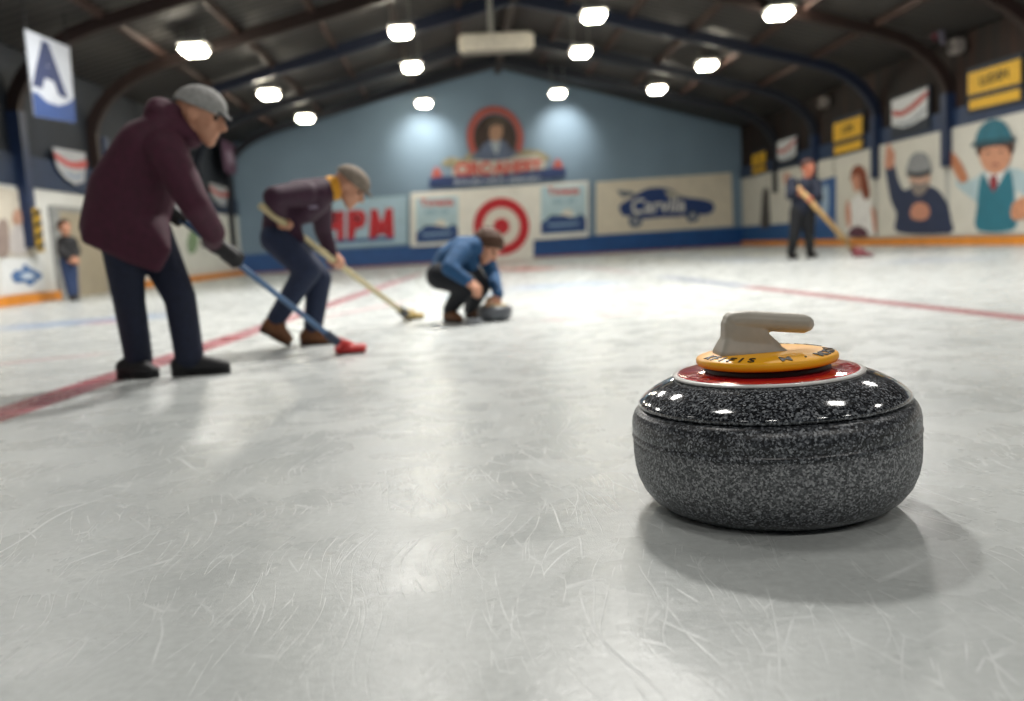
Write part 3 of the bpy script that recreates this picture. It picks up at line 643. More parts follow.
# small stone under the hand
t = thing('curling_stone', 'small grey curling stone with tan top under the hand of the crouching person', 'curling stone', stc)
k = .133/.3005
P1 = [(0, .003), (.08, .003), (.085, .0), (.105, .010), (.122, .03), (.131, .055), (.132, .082), (.126, .10), (.112, .112), (0, .1125)]
bm = bmesh.new(); lathe(bm, P1, 64, stc); obj('granite_body', bm, mat('5c6066', .35, .45, 120), t, smooth=True)
bm = bmesh.new(); lathe(bm, [(0, .112), (.095, .112), (.097, .117), (.088, .124), (0, .126)], 48, stc); obj('tan_plate', bm, mat('b09a62', .5), t, smooth=True)
b = Blob(); b.chain([stc+Vector((-.055, 0, .12)), stc+Vector((-.05, 0, .16)), stc+Vector((-.02, 0, .175)), stc+Vector((.05, 0, .172))], [.018, .015, .014, .013]); b.build('handle', mat('a88a58', .5), t, .006, 2)
b = thing('slider', 'flat grey slider pad on the ice between the boots and the small stone', 'slider', ground(474, 324))
gs = ground(474, 324.0); bm = bmesh.new(); prism(bm, smooth_loop([(-.06, -.035), (0, -.045), (.055, -.035), (.06, .01), (.04, .035), (-.04, .035), (-.07, .01)], 4), .0, .035, lambda u, v, w: gs+Vector((u, v, w))); obj('pad', bm, mat('8c9095', .5), b)
# ---------------- distant player
Y0 = 16.1
NV = mat('0d1629', .8, .2, 20)
root = thing('person', 'distant standing person in navy jacket and black trousers holding a wooden broom', 'person', Vector((J(803, 257).x, Y0, 0)))
A4 = at(797.5, 187, 15.75); B4 = at(855, 251, 16.0); d4 = (B4-A4).normalized()
body = Blob(); coat = Blob(); pants = Blob()
tors = [(J(802, 211), (.19, .14, .10)), (J(802, 198), (.185, .14, .14)), (J(804, 186), (.22, .13, .11)), (J(806, 181), (.12, .09, .07))]
for a, b in zip(tors, tors[1:]):
    coat.hull(a, b); body.hull((a[0], tuple(x*.75 for x in a[1])), (b[0], tuple(x*.75 for x in b[1])))
Hn = on(A4, B4, 801.5); Hf = on(A4, B4, 809)
wn = Hn+Vector((-.06, .0, .04)); wf = Hf+Vector((.05, .05, .07))
limb(coat, body, [J(792, 182, -.05), J(790, 196, -.22), wn], [.095, .078, .055]); limb(coat, body, [J(816, 183, 0), J(819, 198, -.15), wf], [.09, .075, .055])
hd4 = J(808, 168.5); Fh = fr((.25, -.95, -.15), (0, -.1, 1)); body.hull((J(806, 181), .065), (J(807.5, 174), .06)); head(body, hd4, Fh, 1.3)
grip(body, Hn, d4, wn, .025, 1.3); grip(body, Hf, d4, wf, .025, 1.3)
fA, fB = ground(792, 259), ground(811, 257.5)
for fx, hx, kx in ((fA, J(797, 211), J(795, 233)), (fB, J(808, 211), J(809, 233))):
    limb(pants, body, [hx, kx, Vector((fx.x, fx.y+.05, .10))], [.13, .10, .075]); body.hull((Vector((fx.x, fx.y+.05, .1)), .04), (Vector((fx.x+.02, fx.y-.02, .05)), .035))
body.hull((J(797, 211), .09), (J(808, 211), .09)); pants.hull((J(797, 211), .12), (J(808, 211), .12))
body.build('body', mat('b06a50', .55, .08), root, .011, 2); coat.build('jacket', NV, root, .014, 4); pants.build('trousers', mat('0b0d13', .8), root, .014, 4)
eyes(root, hd4, Fh, 1.3)
dome('hair', hd4, Fh, 1.3, (-.014, 0, .032), (.112, .088, .102), (.03, 0, .045), (.55, 0, -.83), mat('3a1d14', .7), root)
for fx in (fA, fB): shoe(root, fx+Vector((-.02, .10, 0)), fx+Vector((.06, -.14, 0)), mat('1c1410', .6), mat('0c0a08', .6), .055)
hc4 = ground(863, 257); broom('curling_broom', 'tan shafted broom with dark red head held by the distant navy jacketed person', A4, B4, .045, mat('b08e5a', .5), Vector((hc4.x, hc4.y, .04)), (1, .1, 0), mat('70323a', .6), mat('4a3a30', .5), (.13, .07, .04), 'sweeping brooms')
# ---------------- onlooker at the left boards
gp = ground(72, 300.5); Y0 = gp.y
root = thing('person', 'distant onlooker in black jacket and blue jeans standing in the doorway of the left boards', 'person', gp)
body = Blob(); coat = Blob(); pants = Blob()
tors = [(J(69, 262), (.16, .13, .09)), (J(68, 250), (.16, .14, .12)), (J(67, 242), (.18, .15, .10)), (J(66, 237.5), (.09, .09, .05))]
for a, b in zip(tors, tors[1:]):
    coat.hull(a, b); body.hull((a[0], tuple(x*.75 for x in a[1])), (b[0], tuple(x*.75 for x in b[1])))
wn, wf = J(70, 258, -.18), J(75, 256, -.12)
limb(coat, body, [J(61.5, 241, -.05), J(61, 253, -.15), wn], [.08, .066, .05]); limb(coat, body, [J(72.5, 241, .05), J(77, 252, .0), wf], [.08, .066, .05])
relaxed_hand(body, wn, (.8, -.2, -.3), (0, -1, .2), 1.1); relaxed_hand(body, wf, (-.6, -.3, -.5), (0, -1, .2), 1.1)
hd5 = J(64.5, 228); Fh = fr((.8, -.55, -.1), (0, 0, 1)); body.hull((J(66, 238), .06), (J(65, 232), .055)); head(body, hd5, Fh, 1.15)
for hx, kx, fx in ((J(66, 262, -.05), J(69, 281, -.05), J(72, 297, -.08)), (J(71, 262, .05), J(73, 281, .05), J(75, 297, .05))):
    fx.z = .10; limb(pants, body, [hx, kx, fx], [.11, .085, .07]); body.hull((fx, .04), (fx+Vector((.03, -.04, -.05)), .03)); shoe(root, Vector((fx.x-.03, fx.y+.06, 0)), Vector((fx.x+.10, fx.y-.16, 0)), BLK, mat('0b0b0d', .5), .048)
body.hull((J(66, 262, -.05), .09), (J(71, 262, .05), .09)); pants.hull((J(66, 262, -.05), .11), (J(71, 262, .05), .11))
body.build('body', SKIN, root, .011, 2); coat.build('jacket', BLK, root, .014, 4); pants.build('jeans', mat('26395e', .8), root, .014, 4)
eyes(root, hd5, Fh, 1.15)
dome('hair', hd5, Fh, 1.15, (-.016, 0, .03), (.114, .09, .106), (.02, 0, .02), (.75, 0, -.66), mat('4a2f20', .7), root)

# ------------------------------------------------------------------ back wall graphics
it = Item(WB, 'advertising_banner', 'pale blue banner with red letters HPM behind the bent player', 'banner', rect(318, 199, 408, 250, -.06))
it.poly('sheet', rect(318, 201, 407, 249, -.06), 0, .03, LBLUE)
def block(name, pieces, x0, x1, yb, yt, m):    # heavy block letters drawn in a unit square
    bm = bmesh.new()
    for pc in pieces: prism(bm, [it.h(x0+(x1-x0)*u, yb+(yt-yb)*v-(x0+(x1-x0)*u-360)*.055) for u, v in pc], .03, .05)
    obj(name, bm, m, it.root, world=False)
block('letter_h', [[(0, 0), (0, 1), (.34, 1), (.34, .62), (.66, .62), (.66, 1), (1, 1), (1, 0), (.66, 0), (.66, .36), (.34, .36), (.34, 0)]], 324, 344, 239, 210, RED)
block('letter_p', [[(0, 0), (0, 1), (.66, 1), (.9, .92), (1, .70), (.9, .46), (.66, .36), (.34, .36), (.34, .56), (.58, .56), (.66, .68), (.58, .80), (.34, .80), (.34, 0)]], 347.5, 366.5, 239, 210, RED)
block('letter_m', [[(0, 0), (.06, 1), (.32, 1), (.5, .5), (.68, 1), (.94, 1), (1, 0), (.74, 0), (.71, .5), (.57, .12), (.43, .12), (.29, .5), (.26, 0)]], 369, 394, 239, 210, RED)
it.poly('underline', [(336, 240), (394, 236.5), (394, 240), (336, 243.5)], .03, .04, BLUE)
# white board with posters
it = Item(WB, 'display_board', 'wide white T shaped board carrying the target behind the crouching person', 'board', [(410, 193), (588, 181), (588, 258), (410, 258)], off=.12)
it.poly('board_top', [(410.5, 193), (410.5, 247), (458, 244.5), (535, 240), (588, 236.5), (588, 181)], 0, .06, WHITE)
it.poly('board_stem', [(458, 240), (458, 268), (533, 263), (533, 236)], 0, .058, WHITE)
brd = it
it = Item(WB, 'target_sign', 'red and white bullseye target on the middle of the white board', 'target', ell(501.5, 227, 28, 28), off=.185)
c = it.h(501.5, 226.5); s1 = 1.02
bm = bmesh.new(); ring(bm, ell(c[0], c[1], s1, s1, 64), ell(c[0], c[1], s1*.66, s1*.66, 64), 0, .02); obj('outer_ring', bm, RED, it.root, world=False)
bm = bmesh.new(); prism(bm, ell(c[0], c[1], s1*.67, s1*.67, 64), 0, .012); obj('white_ring', bm, mat('e2ded6', .6, .04), it.root, world=False)
bm = bmesh.new(); prism(bm, ell(c[0], c[1], s1*.29, s1*.29, 48), .01, .022); obj('bullseye', bm, RED, it.root, world=False)
for (x0, y0, x1, y1, lab) in ((416, 198.5, 458, 244, 'pale blue poster with red heading and navy hills left of the target'), (541, 187, 586, 235, 'pale blue poster with red heading and navy hills right of the target')):
    it = Item(WB, 'poster', lab, 'poster', rect(x0, y0, x1, y1, -.065), off=.185, group='posters on the white board')
    it.poly('sheet', rect(x0, y0, x1, y1, -.065), 0, .012, mat('b5d0dc', .6, .08, 2))
    w = x1-x0; e = -.065
    f = lambda a, b: (x0+a*w, y0+b*(y1-y0)+a*w*e)
    it.poly('hills', [f(.0, .98), f(1, .98), f(1, .72), f(.88, .60), f(.78, .68), f(.62, .66), f(.5, .62), f(.36, .66), f(.22, .60), f(.1, .7), f(0, .74)], .01, .02, mat('2c4a80', .6, .15, 4))
    it.poly('lake', [f(.12, .78), f(.86, .78), f(.8, .84), f(.2, .84)], .02, .024, mat('7d9cc0', .6))
    it.poly('cloud', [f(.42, .62), f(.5, .52), f(.62, .50), f(.72, .58), f(.7, .65), f(.5, .65)], .011, .018, mat('e0ddd6', .6), sm=3)
    it.text('heading', 'Tovects', *f(.5, .12), .36, .018, mat('c64b46', .5), bold=.012)
    it.text('subheading', 'vecta · tevi', *f(.5, .32), .2, .018, mat('7aa6bf', .5), bold=.006)
# crest
it = Item(WB, 'crest_sign', 'large round crest sign with red arch and red lettering above the white board', 'sign', [(429, 108), (565, 108), (565, 190), (429, 190)])
c = it.h(495, 138); R1 = 1.06
bm = bmesh.new(); prism(bm, [(c[0]+x*R1, c[1]+y*R1) for x, y in [(math.cos(a), math.sin(a)*1.08) for a in [math.radians(-35+250*i/40) for i in range(41)]]+[(-.82, -.8), (.82, -.8)]], 0, .05); obj('arch_backing', bm, mat('5d6f85', .6), it.root, world=False)
bm = bmesh.new(); n_ = 40
o_ = [(c[0]+1.02*math.cos(a), c[1]+1.1*math.sin(a)) for a in [math.radians(-30+240*i/n_) for i in range(n_+1)]]; i_ = [(c[0]+.80*math.cos(a), c[1]+.86*math.sin(a)) for a in [math.radians(-30+240*i/n_) for i in range(n_+1)]]
for k in range(n_): prism(bm, [o_[k], i_[k], i_[k+1], o_[k+1]], .05, .08)
bmesh.ops.remove_doubles(bm, verts=bm.verts[:], dist=1e-4); obj('red_arch', bm, mat('a8524a', .6, .15), it.root, world=False)
bm = bmesh.new(); prism(bm, ell(c[0], c[1]-.02, .78, .82), .05, .07); dk = obj('dark_oval', bm, mat('33241f', .6, .3, 3), it.root, world=False)
it.poly('portrait_coat', [(479, 160), (481, 147), (488, 141), (495, 139), (503, 141), (509, 147), (512, 158)], .07, .09, mat('53617c', .6, .2, 4), sm=4)
it.poly('portrait_shirt', [(490, 142), (500, 141), (496, 155)], .09, .10, mat('9aa6b4', .6), sm=3)
it.poly('portrait_head', [(489, 136), (490, 127), (495, 123), (501, 126), (502, 134), (498, 141), (492, 141)], .09, .105, mat('a8836d', .6), sm=4)
it.poly('portrait_hat', [(486, 129), (490, 119), (497, 116), (503, 120), (505, 128), (496, 125)], .10, .115, mat('4a4038', .6), sm=3)
it.polys('leaves', [[(441, 164), (450, 157), (462, 159), (470, 152), (476, 160), (470, 166), (452, 167)], [(514, 160), (520, 150), (532, 150), (542, 152), (550, 160), (535, 162)]], .03, .05, mat('8f8a72', .7, .3, 6), sm=3)
it.polys('side_figure', [[(432, 178), (433, 171), (436, 167), (440, 171), (442, 178)], [(552, 170), (554, 163), (557, 159), (561, 163), (562, 169)]], .04, .07, mat('b0564c', .6), sm=3)
it.poly('white_scroll', [(452, 170), (458, 163), (495, 158), (535, 155), (545, 162), (545, 172), (452, 180)], .05, .085, mat('b9b4ac', .6))
it.text('lettering', 'CIRC·AHEET', 498, 169, .62, .09, mat('c04a40', .5), bold=.03, sx=.92, rot=0.0)
it.poly('blue_scroll', [(429, 179), (442, 176.5), (495, 175.5), (552, 168), (565, 168.5), (565, 177.5), (495, 184.5), (429, 188.5)], .085, .10, mat('263b6a', .6))
it.text('small_lettering', 'EOUES NEW EERGEY', 497, 181, .25, .105, mat('aab6c8', .5), bold=.008, sx=1.35)
# car banner
it = Item(WB, 'advertising_banner', 'cream banner with a dark blue car silhouette on the right of the back wall', 'banner', [(597, 182), (733, 173), (733, 226), (597, 236)])
it.poly('sheet', [(596, 182), (596, 235), (733, 226), (731, 172.5)], 0, .03, CREAM)
car = it.poly('car_silhouette', [(619, 207), (624, 202), (630, 199), (638, 193), (648, 188.5), (660, 187.5), (672, 190), (684, 197), (700, 199), (711, 202), (714, 207), (711, 213), (700, 215), (692, 209), (685, 216), (660, 217.5), (642, 219), (637, 213), (629, 216), (622, 215)], .03, .045, mat('24407a', .55), sm=3)
it.poly('spoiler', [(616, 190.5), (632, 191.5), (636, 195), (622, 197)], .03, .045, mat('5d6a7d', .55))
it.poly('side_window', [(664, 190), (673, 191), (683, 197), (668, 198)], .045, .05, mat('b3b0a4', .5))
for px, py in ((635, 221), (692, 216)):
    c = it.h(px, py); bm = bmesh.new(); ring(bm, ell(c[0], c[1], .26, .24), ell(c[0], c[1], .13, .12), .04, .055); wh = obj('wheel', bm, mat('32496f', .55), it.root, world=False)
    bm = bmesh.new(); prism(bm, ell(c[0], c[1], .14, .13), .04, .05); obj('hub', bm, mat('a8adb2', .5), wh, world=False)
it.text('lettering', 'Carvila', 657, 206, .76, .052, mat('e6e6e2', .5), bold=.012, shear=.15)
# ------------------------------------------------------------------ right wall graphics
def wpanel(label, x0, x1, zb, zt, m, name='wall_poster'):
    ua, ub = WR.hit(x0, 200)[0], WR.hit(x1, 195)[0]
    it = Item(WR, name, label, 'poster', uv=[(ua, zb), (ub, zb), (ub, zt), (ua, zt)], off=.09, group='large posters along the right boards')
    bm = bmesh.new(); h = (ub-ua)/2; prism(bm, [(-h, 0), (h, 0), (h, zt-zb), (-h, zt-zb)], -.04, 0); obj('sheet', bm, m, it.root, world=False)
    return it
PAP = mat('cfcdc4', .6, .05, 2)
it = wpanel('grey white poster with a dark robed figure at the far end of right boards', 746, 770, .72, 2.45, PAP)
it.poly('figure', [(761, 226), (762, 205), (763, 192), (766, 187), (769, 192), (769.5, 205), (770, 226)], 0, .01, mat('4a4646', .7), sm=3)
it = wpanel('poster half white and half blue behind the distant navy jacketed player', 771.5, 836.5, .72, 2.45, PAP)
it.poly('face', [(783, 178), (786, 172), (790, 174), (790, 181), (786, 185)], 0, .01, mat('c79a88', .7), sm=3)
it.poly('blue_field', [(816, 182), (836, 176), (836, 230), (816, 231)], 0, .008, mat('2b568f', .6))
it.poly('white_figure', [(822, 215), (823, 190), (826, 184), (829, 190), (828, 215)], .008, .014, mat('9fb6cd', .6), sm=3)
it = wpanel('poster of a red haired woman in a white dress', 838.5, 877, .22, 2.48, PAP)
it.poly('dress', [(849, 234), (849, 214), (852, 201), (858, 195), (866, 196), (871, 202), (874, 216), (875, 234)], 0, .012, mat('e4e4e4', .6), sm=4)
it.poly('long_hair', [(851, 180), (853, 169), (859, 165), (865, 169), (868, 180), (870, 194), (866, 200), (862, 190), (860, 176), (853, 176)], .016, .024, mat('7d3c22', .6), sm=4)
it.poly('face', [(852.5, 180), (854, 173), (859, 172), (862, 178), (861, 187), (857, 192), (854, 188)], .01, .018, PINK, sm=4)
it.poly('arm', [(848, 200), (846, 212), (848, 226), (851, 226), (851, 208)], .012, .018, PINK, sm=3)
it.poly('arm', [(872, 206), (873, 220), (875, 232), (877, 230), (876, 214)], .012, .018, PINK, sm=3)
it.poly('basket', [(850, 236), (851, 229), (858, 226), (866, 229), (868, 236)], .018, .024, mat('5a2f40', .7), sm=3)
it = wpanel('poster of a bearded man in grey beanie and navy coat raising one hand', 881, 949, .22, 2.5, PAP)
it.poly('coat', [(898, 232), (897, 214), (891, 200), (887, 178), (886, 166), (894, 164), (898, 178), (904, 190), (914, 186), (930, 186), (941, 193), (948, 206), (951, 220), (949, 233)], 0, .012, mat('24304e', .6, .15, 3), sm=4)
it.poly('raised_hand', [(886, 168), (886, 158), (887, 149), (890, 143), (892, 149), (895, 152), (895, 160), (893, 168)], .012, .02, PINK, sm=3)
it.poly('face', [(911, 172), (929, 171), (930, 183), (926, 191), (918, 193), (912, 186)], .012, .02, mat('c7a08c', .6), sm=4)
it.poly('beard', [(913, 182), (921, 184), (929, 181), (927, 191), (919, 196), (913, 190)], .02, .026, mat('8a807a', .7), sm=3)
it.poly('beanie', [(908, 173), (909, 163), (913, 155), (920, 152), (927, 154), (931, 162), (932, 172), (920, 174)], .022, .03, mat('8a8d90', .7, .2, 8), sm=4)
it.poly('beanie_brim', [(908, 176), (908, 171), (920, 173), (932, 169), (932, 174), (920, 178)], .03, .035, mat('3f4348', .7))
it.poly('fist', [(911, 213), (914, 205), (921, 202), (929, 206), (930, 215), (924, 220), (914, 219)], .014, .024, PINK, sm=4)
it = wpanel('poster of a boy in teal bowler hat, teal waistcoat and red tie waving', 953.5, 1045, .22, 2.5, PAP)
it.poly('shirt', [(979, 230), (978, 205), (966, 194), (956, 184), (960, 176), (972, 180), (984, 172), (1000, 170), (1014, 168), (1028, 174), (1034, 190), (1026, 196), (1016, 192), (1016, 229)], 0, .01, mat('a9bfc6', .6, .1, 3), sm=4)
it.poly('waistcoat', [(978, 230), (978, 206), (980, 186), (984, 174), (992, 182), (996, 190), (1002, 180), (1010, 170), (1014, 186), (1015, 210), (1014, 229)], .01, .02, mat('256f82', .6, .1, 3), sm=3)
it.poly('collar', [(986, 174), (998, 172), (1006, 171), (1000, 184), (995, 188), (990, 184)], .016, .024, mat('dde2e2', .6))
it.poly('tie', [(991, 176), (998, 175), (999, 185), (995, 192), (991, 186)], .024, .03, mat('8e2f38', .6))
it.poly('raised_hand', [(962, 183), (957, 176), (952, 166), (948, 157), (951, 152), (956, 155), (961, 162), (967, 174), (968, 180)], .01, .02, mat('b97a58', .6), sm=4)
it.poly('lower_hand', [(1012, 214), (1014, 204), (1022, 198), (1032, 196), (1034, 210), (1026, 218), (1016, 220)], .02, .03, mat('c58a68', .6), sm=4)
it.poly('face', [(980, 148), (986, 142), (1008, 140), (1013, 148), (1011, 161), (1004, 171), (995, 174), (986, 169), (981, 158)], .02, .032, mat('c78f72', .6, .06), sm=4)
it.poly('hair_fringe', [(978, 152), (979, 143), (996, 139), (1013, 138), (1015, 149), (1012, 154), (1008, 147), (996, 146), (984, 149), (981, 156)], .03, .036, mat('4a2c22', .7), sm=3)
it.poly('hat_crown', [(978, 143), (980, 131), (986, 123), (995, 119), (1004, 121), (1010, 128), (1013, 140), (996, 142)], .034, .045, mat('276a7c', .6, .1, 4), sm=4)
it.poly('hat_brim', [(974, 147), (978, 141), (996, 139), (1014, 136), (1017, 141), (998, 144)], .045, .05, mat('1d4c5a', .6), sm=3)
it.polys('eye', [ell(989.5, 152.5, 2, 1.1, 12), ell(1003, 151.5, 2, 1.1, 12)], .032, .037, mat('3a2620', .6)); it.polys('mouth', [ell(997, 164.5, 4, 1.2, 12)], .032, .036, mat('8e4a42', .6))
# signs over the right boards
def sign(label, x0, x1, ytl, ybl, ytr, ybr, kind, txt='LUDEN'):
    it = Item(WR, 'wall_sign', label, 'sign', [(x0, ytl), (x0, ybl), (x1, ybr), (x1, ytr)], off=.12, group='signs above the right boards')
    f = lambda a, b: (x0+a*(x1-x0), (ytl+(ybl-ytl)*b)*(1-a)+(ytr+(ybr-ytr)*b)*a)
    R_ = lambda a0, b0, a1, b1: [f(a0, b0), f(a0, b1), f(a1, b1), f(a1, b0)]
    it.poly('backing', R_(0, 0, 1, 1), -.05, 0, mat('1a2433', .6))
    if kind == 'y':
        it.poly('upper_panel', R_(.03, .12, .98, .60), 0, .015, YEL); it.poly('lower_panel', R_(.05, .72, .97, .93), 0, .015, YEL)
        u0 = it.h(*f(.5, .36)); hh = abs(it.h(*f(.5, .12))[1]-it.h(*f(.5, .60))[1])
        it.text('lettering', txt, *f(.5, .36), hh*.55, .018, mat('5a4a18', .6), bold=.01, sx=1.3)
    else:
        it.poly('white_field', [f(.03, .06), f(.04, .68), f(.3, .80), f(.55, .80), f(.95, .70), f(.97, .06)], 0, .015, mat('cdd0d2', .6), sm=0)
        it.poly('red_wave', [f(.08, .32), f(.3, .40), f(.6, .30), f(.95, .14), f(.95, .26), f(.62, .44), f(.3, .52), f(.08, .44)], .015, .02, mat('b04a44', .6), sm=3)
        it.poly('grey_wave', [f(.2, .66), f(.5, .70), f(.9, .52), f(.9, .58), f(.5, .77), f(.2, .72)], .015, .02, mat('8f98a2', .6), sm=3)
    return it
sign('largest yellow sign with two stripes above the boy with the teal hat', 967, 1022, 69, 114, 52, 102, 'y')
sign('white sign with red wave above the man in grey beanie', 891, 929, 99, 139, 84, 129, 'w')
sign('yellow sign above the red haired woman poster', 833, 863, 120, 158, 110, 150, 'y', 'LUM')
sign('small white sign with red wave above the distant player', 777, 797, 141, 168, 134, 163, 'w')
sign('smallest yellow sign at the far end of the right wall', 752, 766, 153, 176, 148, 172, 'y', 'LU')
def flag(W, name, label, pts, stripes, off, cat='flag', sm=0):
    it = Item(W, name, label, cat, pts, off=off)
    return it
it = Item(WR, 'draped_flag', 'dim pink and white striped flag draped high on the right wall', 'flag', [(915, -12), (945, -12), (940, 45), (922, 45)], off=.35)
for k, m in enumerate((mat('7d3c48', .8), mat('8a7a80', .8), mat('7d3c48', .8), mat('6f6a78', .8))):
    a = 916+k*6; it.poly('stripe', [(a, -14), (a+1, 10), (a+3+k, 30+3*k), (a+6+k, 34+3*k), (a+7, 10), (a+6.5, -16)], -.02-.03*(k % 2), .02, m, sm=2)
for px, py, lab in ((831, 102, 'pale wall loudspeaker above the smaller yellow sign, far'), (966, 46, 'grey wall loudspeaker beside the draped flag, near')):
    it = Item(WR, 'loudspeaker', lab, 'loudspeaker', rect(px-5, py-6, px+5, py+6), off=.0, group='wall loudspeakers')
    P = [it.h(px-5, py-6), it.h(px+5, py+6)]; bm = bmesh.new(); cu, cv = (P[0][0]+P[1][0])/2, (P[0][1]+P[1][1])/2
    box(bm, (cu, cv, .2), (.34, .3, .26), bev=.04); obj('cabinet', bm, mat('8d8682', .6), it.root, world=False)
    bm = bmesh.new(); box(bm, (cu, cv, .04), (.08, .08, .12)); obj('bracket', bm, BLACK, it.root, world=False)
    bm = bmesh.new(); prism(bm, ell(cu, cv, .11, .11, 24), .32, .34); obj('grille', bm, mat('4a4644', .7), it.root, world=False)
# ------------------------------------------------------------------ left wall graphics
it = Item(WL, 'hanging_banner', 'white and blue banner with a large letter A hanging at upper left', 'banner', [(24, 30), (72, 48), (75, 122), (32, 116)], off=1.2)
cl = it.poly('cloth', [(24, 29), (34, 116), (75, 123), (69, 47)], -.01, .01, mat('a4a9b2', .7, .06, 3))
it.poly('blue_hem', [(31.5, 92), (36, 92.5), (46, 102), (58, 106), (68, 103), (73.4, 98), (75, 123), (34, 116)], .01, .018, mat('1d3a6e', .7))
c = it.h(50, 72)
it.text('letter_a', 'A', 47.5, 70, .98, .016, mat('14244c', .7), bold=.05, sx=1.6)
for px, py in ((26, 30), (67, 46.5)):
    p = it.h(px, py); bm = bmesh.new(); tube(bm, (p[0], p[1], 0), (p[0], p[1]+.6, 0), .012, n=8); obj('hanging_cord', bm, BLACK, it.root, world=False)
def pennant(label, pts, off, kind):
    it = Item(WL, 'wall_pennant', label, 'pennant', pts, off=off, group='pennants on the left wall')
    f = lambda a, b: tuple((Vector(pts[0])*(1-a)*(1-b)+Vector(pts[1])*(1-a)*b+Vector(pts[2])*a*b+Vector(pts[3])*a*(1-b)))
    if kind == 'w':
        it.poly('cloth', [f(0, 0), f(.06, .6), f(.3, .88), f(.6, 1.0), f(.9, .85), f(1, 0)], -.01, .01, mat('a4a7ac', .7))
        it.poly('red_band', [f(.02, .16), f(.3, .3), f(.6, .34), f(.98, .22), f(.97, .42), f(.6, .52), f(.3, .48), f(.03, .34)], .01, .018, mat('b2504e', .7), sm=3)
        it.poly('blue_script', [f(.3, .68), f(.6, .74), f(.85, .64), f(.82, .72), f(.6, .82), f(.34, .76)], .01, .018, mat('7d8ea8', .7), sm=3)
    else:
        it.poly('cloth', [f(0, 0), f(.1, .9), f(.5, 1), f(.95, .9), f(1, 0)], -.01, .01, mat('5a3f56', .8)); it.poly('crest', [f(.3, .3), f(.4, .6), f(.7, .65), f(.75, .3)], .01, .018, mat('8f7f92', .8), sm=3)
pennant('white pennant with red band left of the maroon coat', [(53, 147), (56, 180), (88, 188), (85, 153)], .12, 'w')
pennant('dull purple pennant high behind the grey cap', [(221, 139), (223, 172), (237, 177), (236, 146)], .4, 'p')
pennant('small white pennant with red band behind the maroon sleeve', [(209, 183), (211, 203), (228, 209), (227, 188)], .12, 'w')
it = Item(WL, 'wall_poster', 'cream poster with two blurred pale figures at the left frame edge', 'poster', [(-40, 186), (-40, 255), (33, 255), (29, 191)], off=.06)
it.poly('sheet', [(-40, 180), (-40, 257), (34, 256), (28, 192)], -.02, 0, mat('c9c2b4', .6, .08, 2))
it.poly('figure', [(-4, 255), (-3, 230), (0, 220), (5, 219), (8, 228), (8, 255)], 0, .01, mat('8f7f78', .7), sm=3)
it.poly('figure', [(11, 253), (10, 235), (13, 226), (20, 225), (26, 235), (28, 252)], 0, .012, mat('b9b4b2', .7), sm=3); it.poly('face', [(12, 222), (13, 213), (17, 209), (21, 213), (22, 221), (17, 225)], .01, .02, mat('b08a76', .7), sm=3)
it = Item(WL, 'advertising_board', 'white board with a blue scroll emblem low at the left frame edge', 'board', [(2, 258), (2, 300), (45, 293), (44, 256)], off=.06)
it.poly('sheet', [(3, 259), (3, 296), (46, 290), (43, 257)], -.02, .0, mat('dcdfe0', .6, .05, 2))
it.poly('emblem', [(11, 276), (16, 270), (21, 271), (24, 264), (30, 268), (35, 270), (42, 276), (36, 281), (30, 286), (24, 282), (16, 283)], 0, .01, mat('4d6f9f', .6), sm=3)
it.poly('emblem_heart', [(20, 276), (27, 273), (34, 276), (27, 279)], .01, .016, mat('c3d0dd', .6), sm=3)
it = Item(WL, 'column_guard', 'yellow and black striped guard on the left column', 'guard', [(33, 217), (34, 252), (43, 252), (42, 217)], off=.215)
u0, v0 = it.h(33, 217); u1, v1 = it.h(43, 252); v1 = max(v1, 0)
bm = bmesh.new(); prism(bm, [(-.14, 0), (.14, 0), (.14, .75), (-.14, .75)], 0, .02); obj('plate', bm, mat('b08c1e', .6), it.root, world=False)
bm = bmesh.new()
for k in range(4): prism(bm, [(-.14, .02+.19*k), (.14, .10+.19*k), (.14, .18+.19*k), (-.14, .10+.19*k)], .02, .024)
obj('black_stripe', bm, BLACK, it.root, world=False)
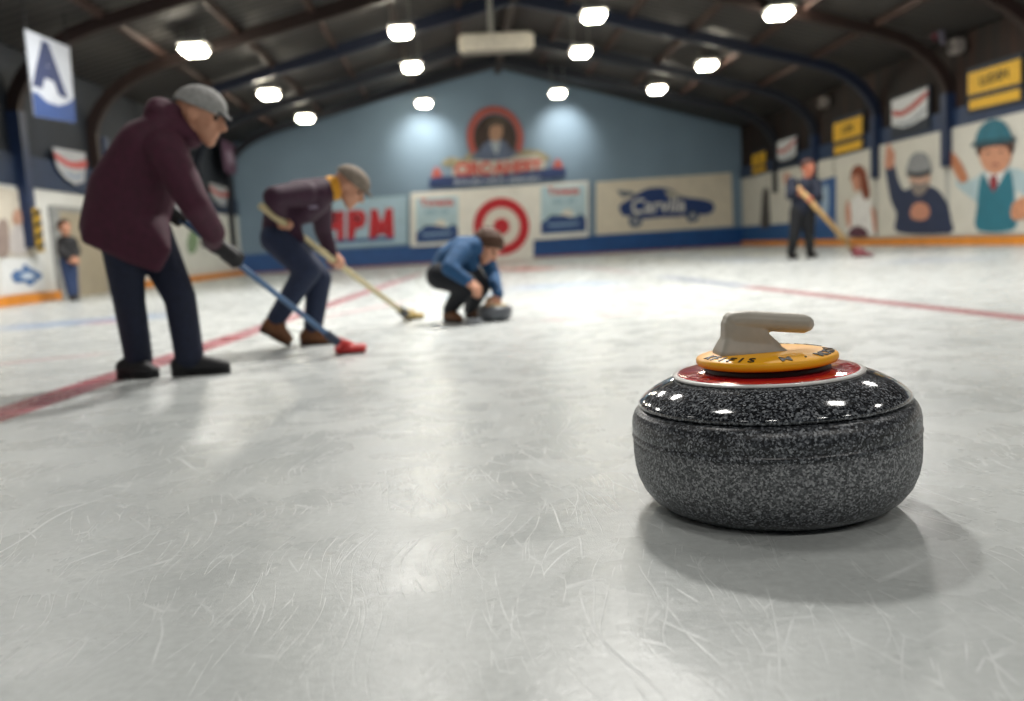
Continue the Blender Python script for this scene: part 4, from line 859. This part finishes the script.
# doorway in the left boards
u0, u1 = WL.hit(57, 260)[0], WL.hit(99, 260)[0]
bm = bmesh.new(); prism(bm, [(u0, 0), (u1, 0), (u1, 1.62), (u0, 1.62)], .05, .125, WL.P); struct('door_1', bm, mat('a29884', .6, .08, 2))
bm = bmesh.new()
for a, b, c_, d_ in ((u0-.25, 0, u0, 1.72), (u1, 0, u1+.12, 1.72), (u0, 1.62, u1, 1.72)): prism(bm, [(a, b), (c_, b), (c_, d_), (a, d_)], .04, .14, WL.P)
struct('trim_7', bm, mat('8f9190', .6))
it = Item(WL, 'advertising_board', 'white board with a pale green leaf behind the maroon coat', 'board', [(180, 212), (180, 272), (240, 262), (240, 214)], off=.05)
it.poly('sheet', [(182, 213.5), (182, 272), (240, 264), (238, 217)], -.01, 0, mat('d9dcd8', .6, .05, 2))
it.poly('leaf', [(190, 254), (187, 244), (190, 232), (195, 228), (198, 238), (196, 250)], 0, .01, mat('7f9a78', .6, .15), sm=4)

# ------------------------------------------------------------------ lights
def area(loc, power, size, col=(1, .97, .92), target=None):
    d = bpy.data.lights.new('lamp', 'AREA'); d.energy = power; d.size = size; d.color = col; d.shape = 'SQUARE'
    o = bpy.data.objects.new('unseen_lamp', d); C.objects.link(o); o.location = loc
    if target: o.rotation_euler = (Vector(target)-Vector(loc)).to_track_quat('-Z', 'Y').to_euler()
    return o
for y, pw in ((14.5, 200), (9.0, 75), (3.0, 38), (-3.5, 95)):  # lamp rows out of view; nearest rows added as fill for the stone
    for x, z in ((-4.4, 4.6), (-1.2, 5.3), (3.4, 5.3), (6.6, 5.0)): area((x, y, z), pw*(.35 if x < -4 and y < 5 else 1), .7)
area((1.35, 8.4, 5.6), 560, .55, (1, .97, .92))
def spot(loc, tgt, power, ang=60, blend=.9):
    d = bpy.data.lights.new('lamp', 'SPOT'); d.energy = power; d.spot_size = math.radians(ang); d.spot_blend = blend; d.color = (1, .93, .82); d.shadow_soft_size = .1
    o = bpy.data.objects.new('wall_spot', d); C.objects.link(o); o.location = loc; o.rotation_euler = (Vector(tgt)-Vector(loc)).to_track_quat('-Z', 'Y').to_euler()
for px, py in ((425, 140), (563, 132)):
    u, v = WB.hit(px, py); spot(WB.P(u, v+.75, 1.35), WB.P(u, v-.1, 0), 210, 95)
w = bpy.data.worlds.new('world'); SC.world = w; w.use_nodes = True
w.node_tree.nodes['Background'].inputs[0].default_value = (.5, .6, .75, 1); w.node_tree.nodes['Background'].inputs[1].default_value = .02
SC.view_settings.view_transform = 'Standard'; SC.view_settings.look = 'None'; SC.view_settings.exposure = 0.0
SC.cycles.sample_clamp_indirect = 6.0
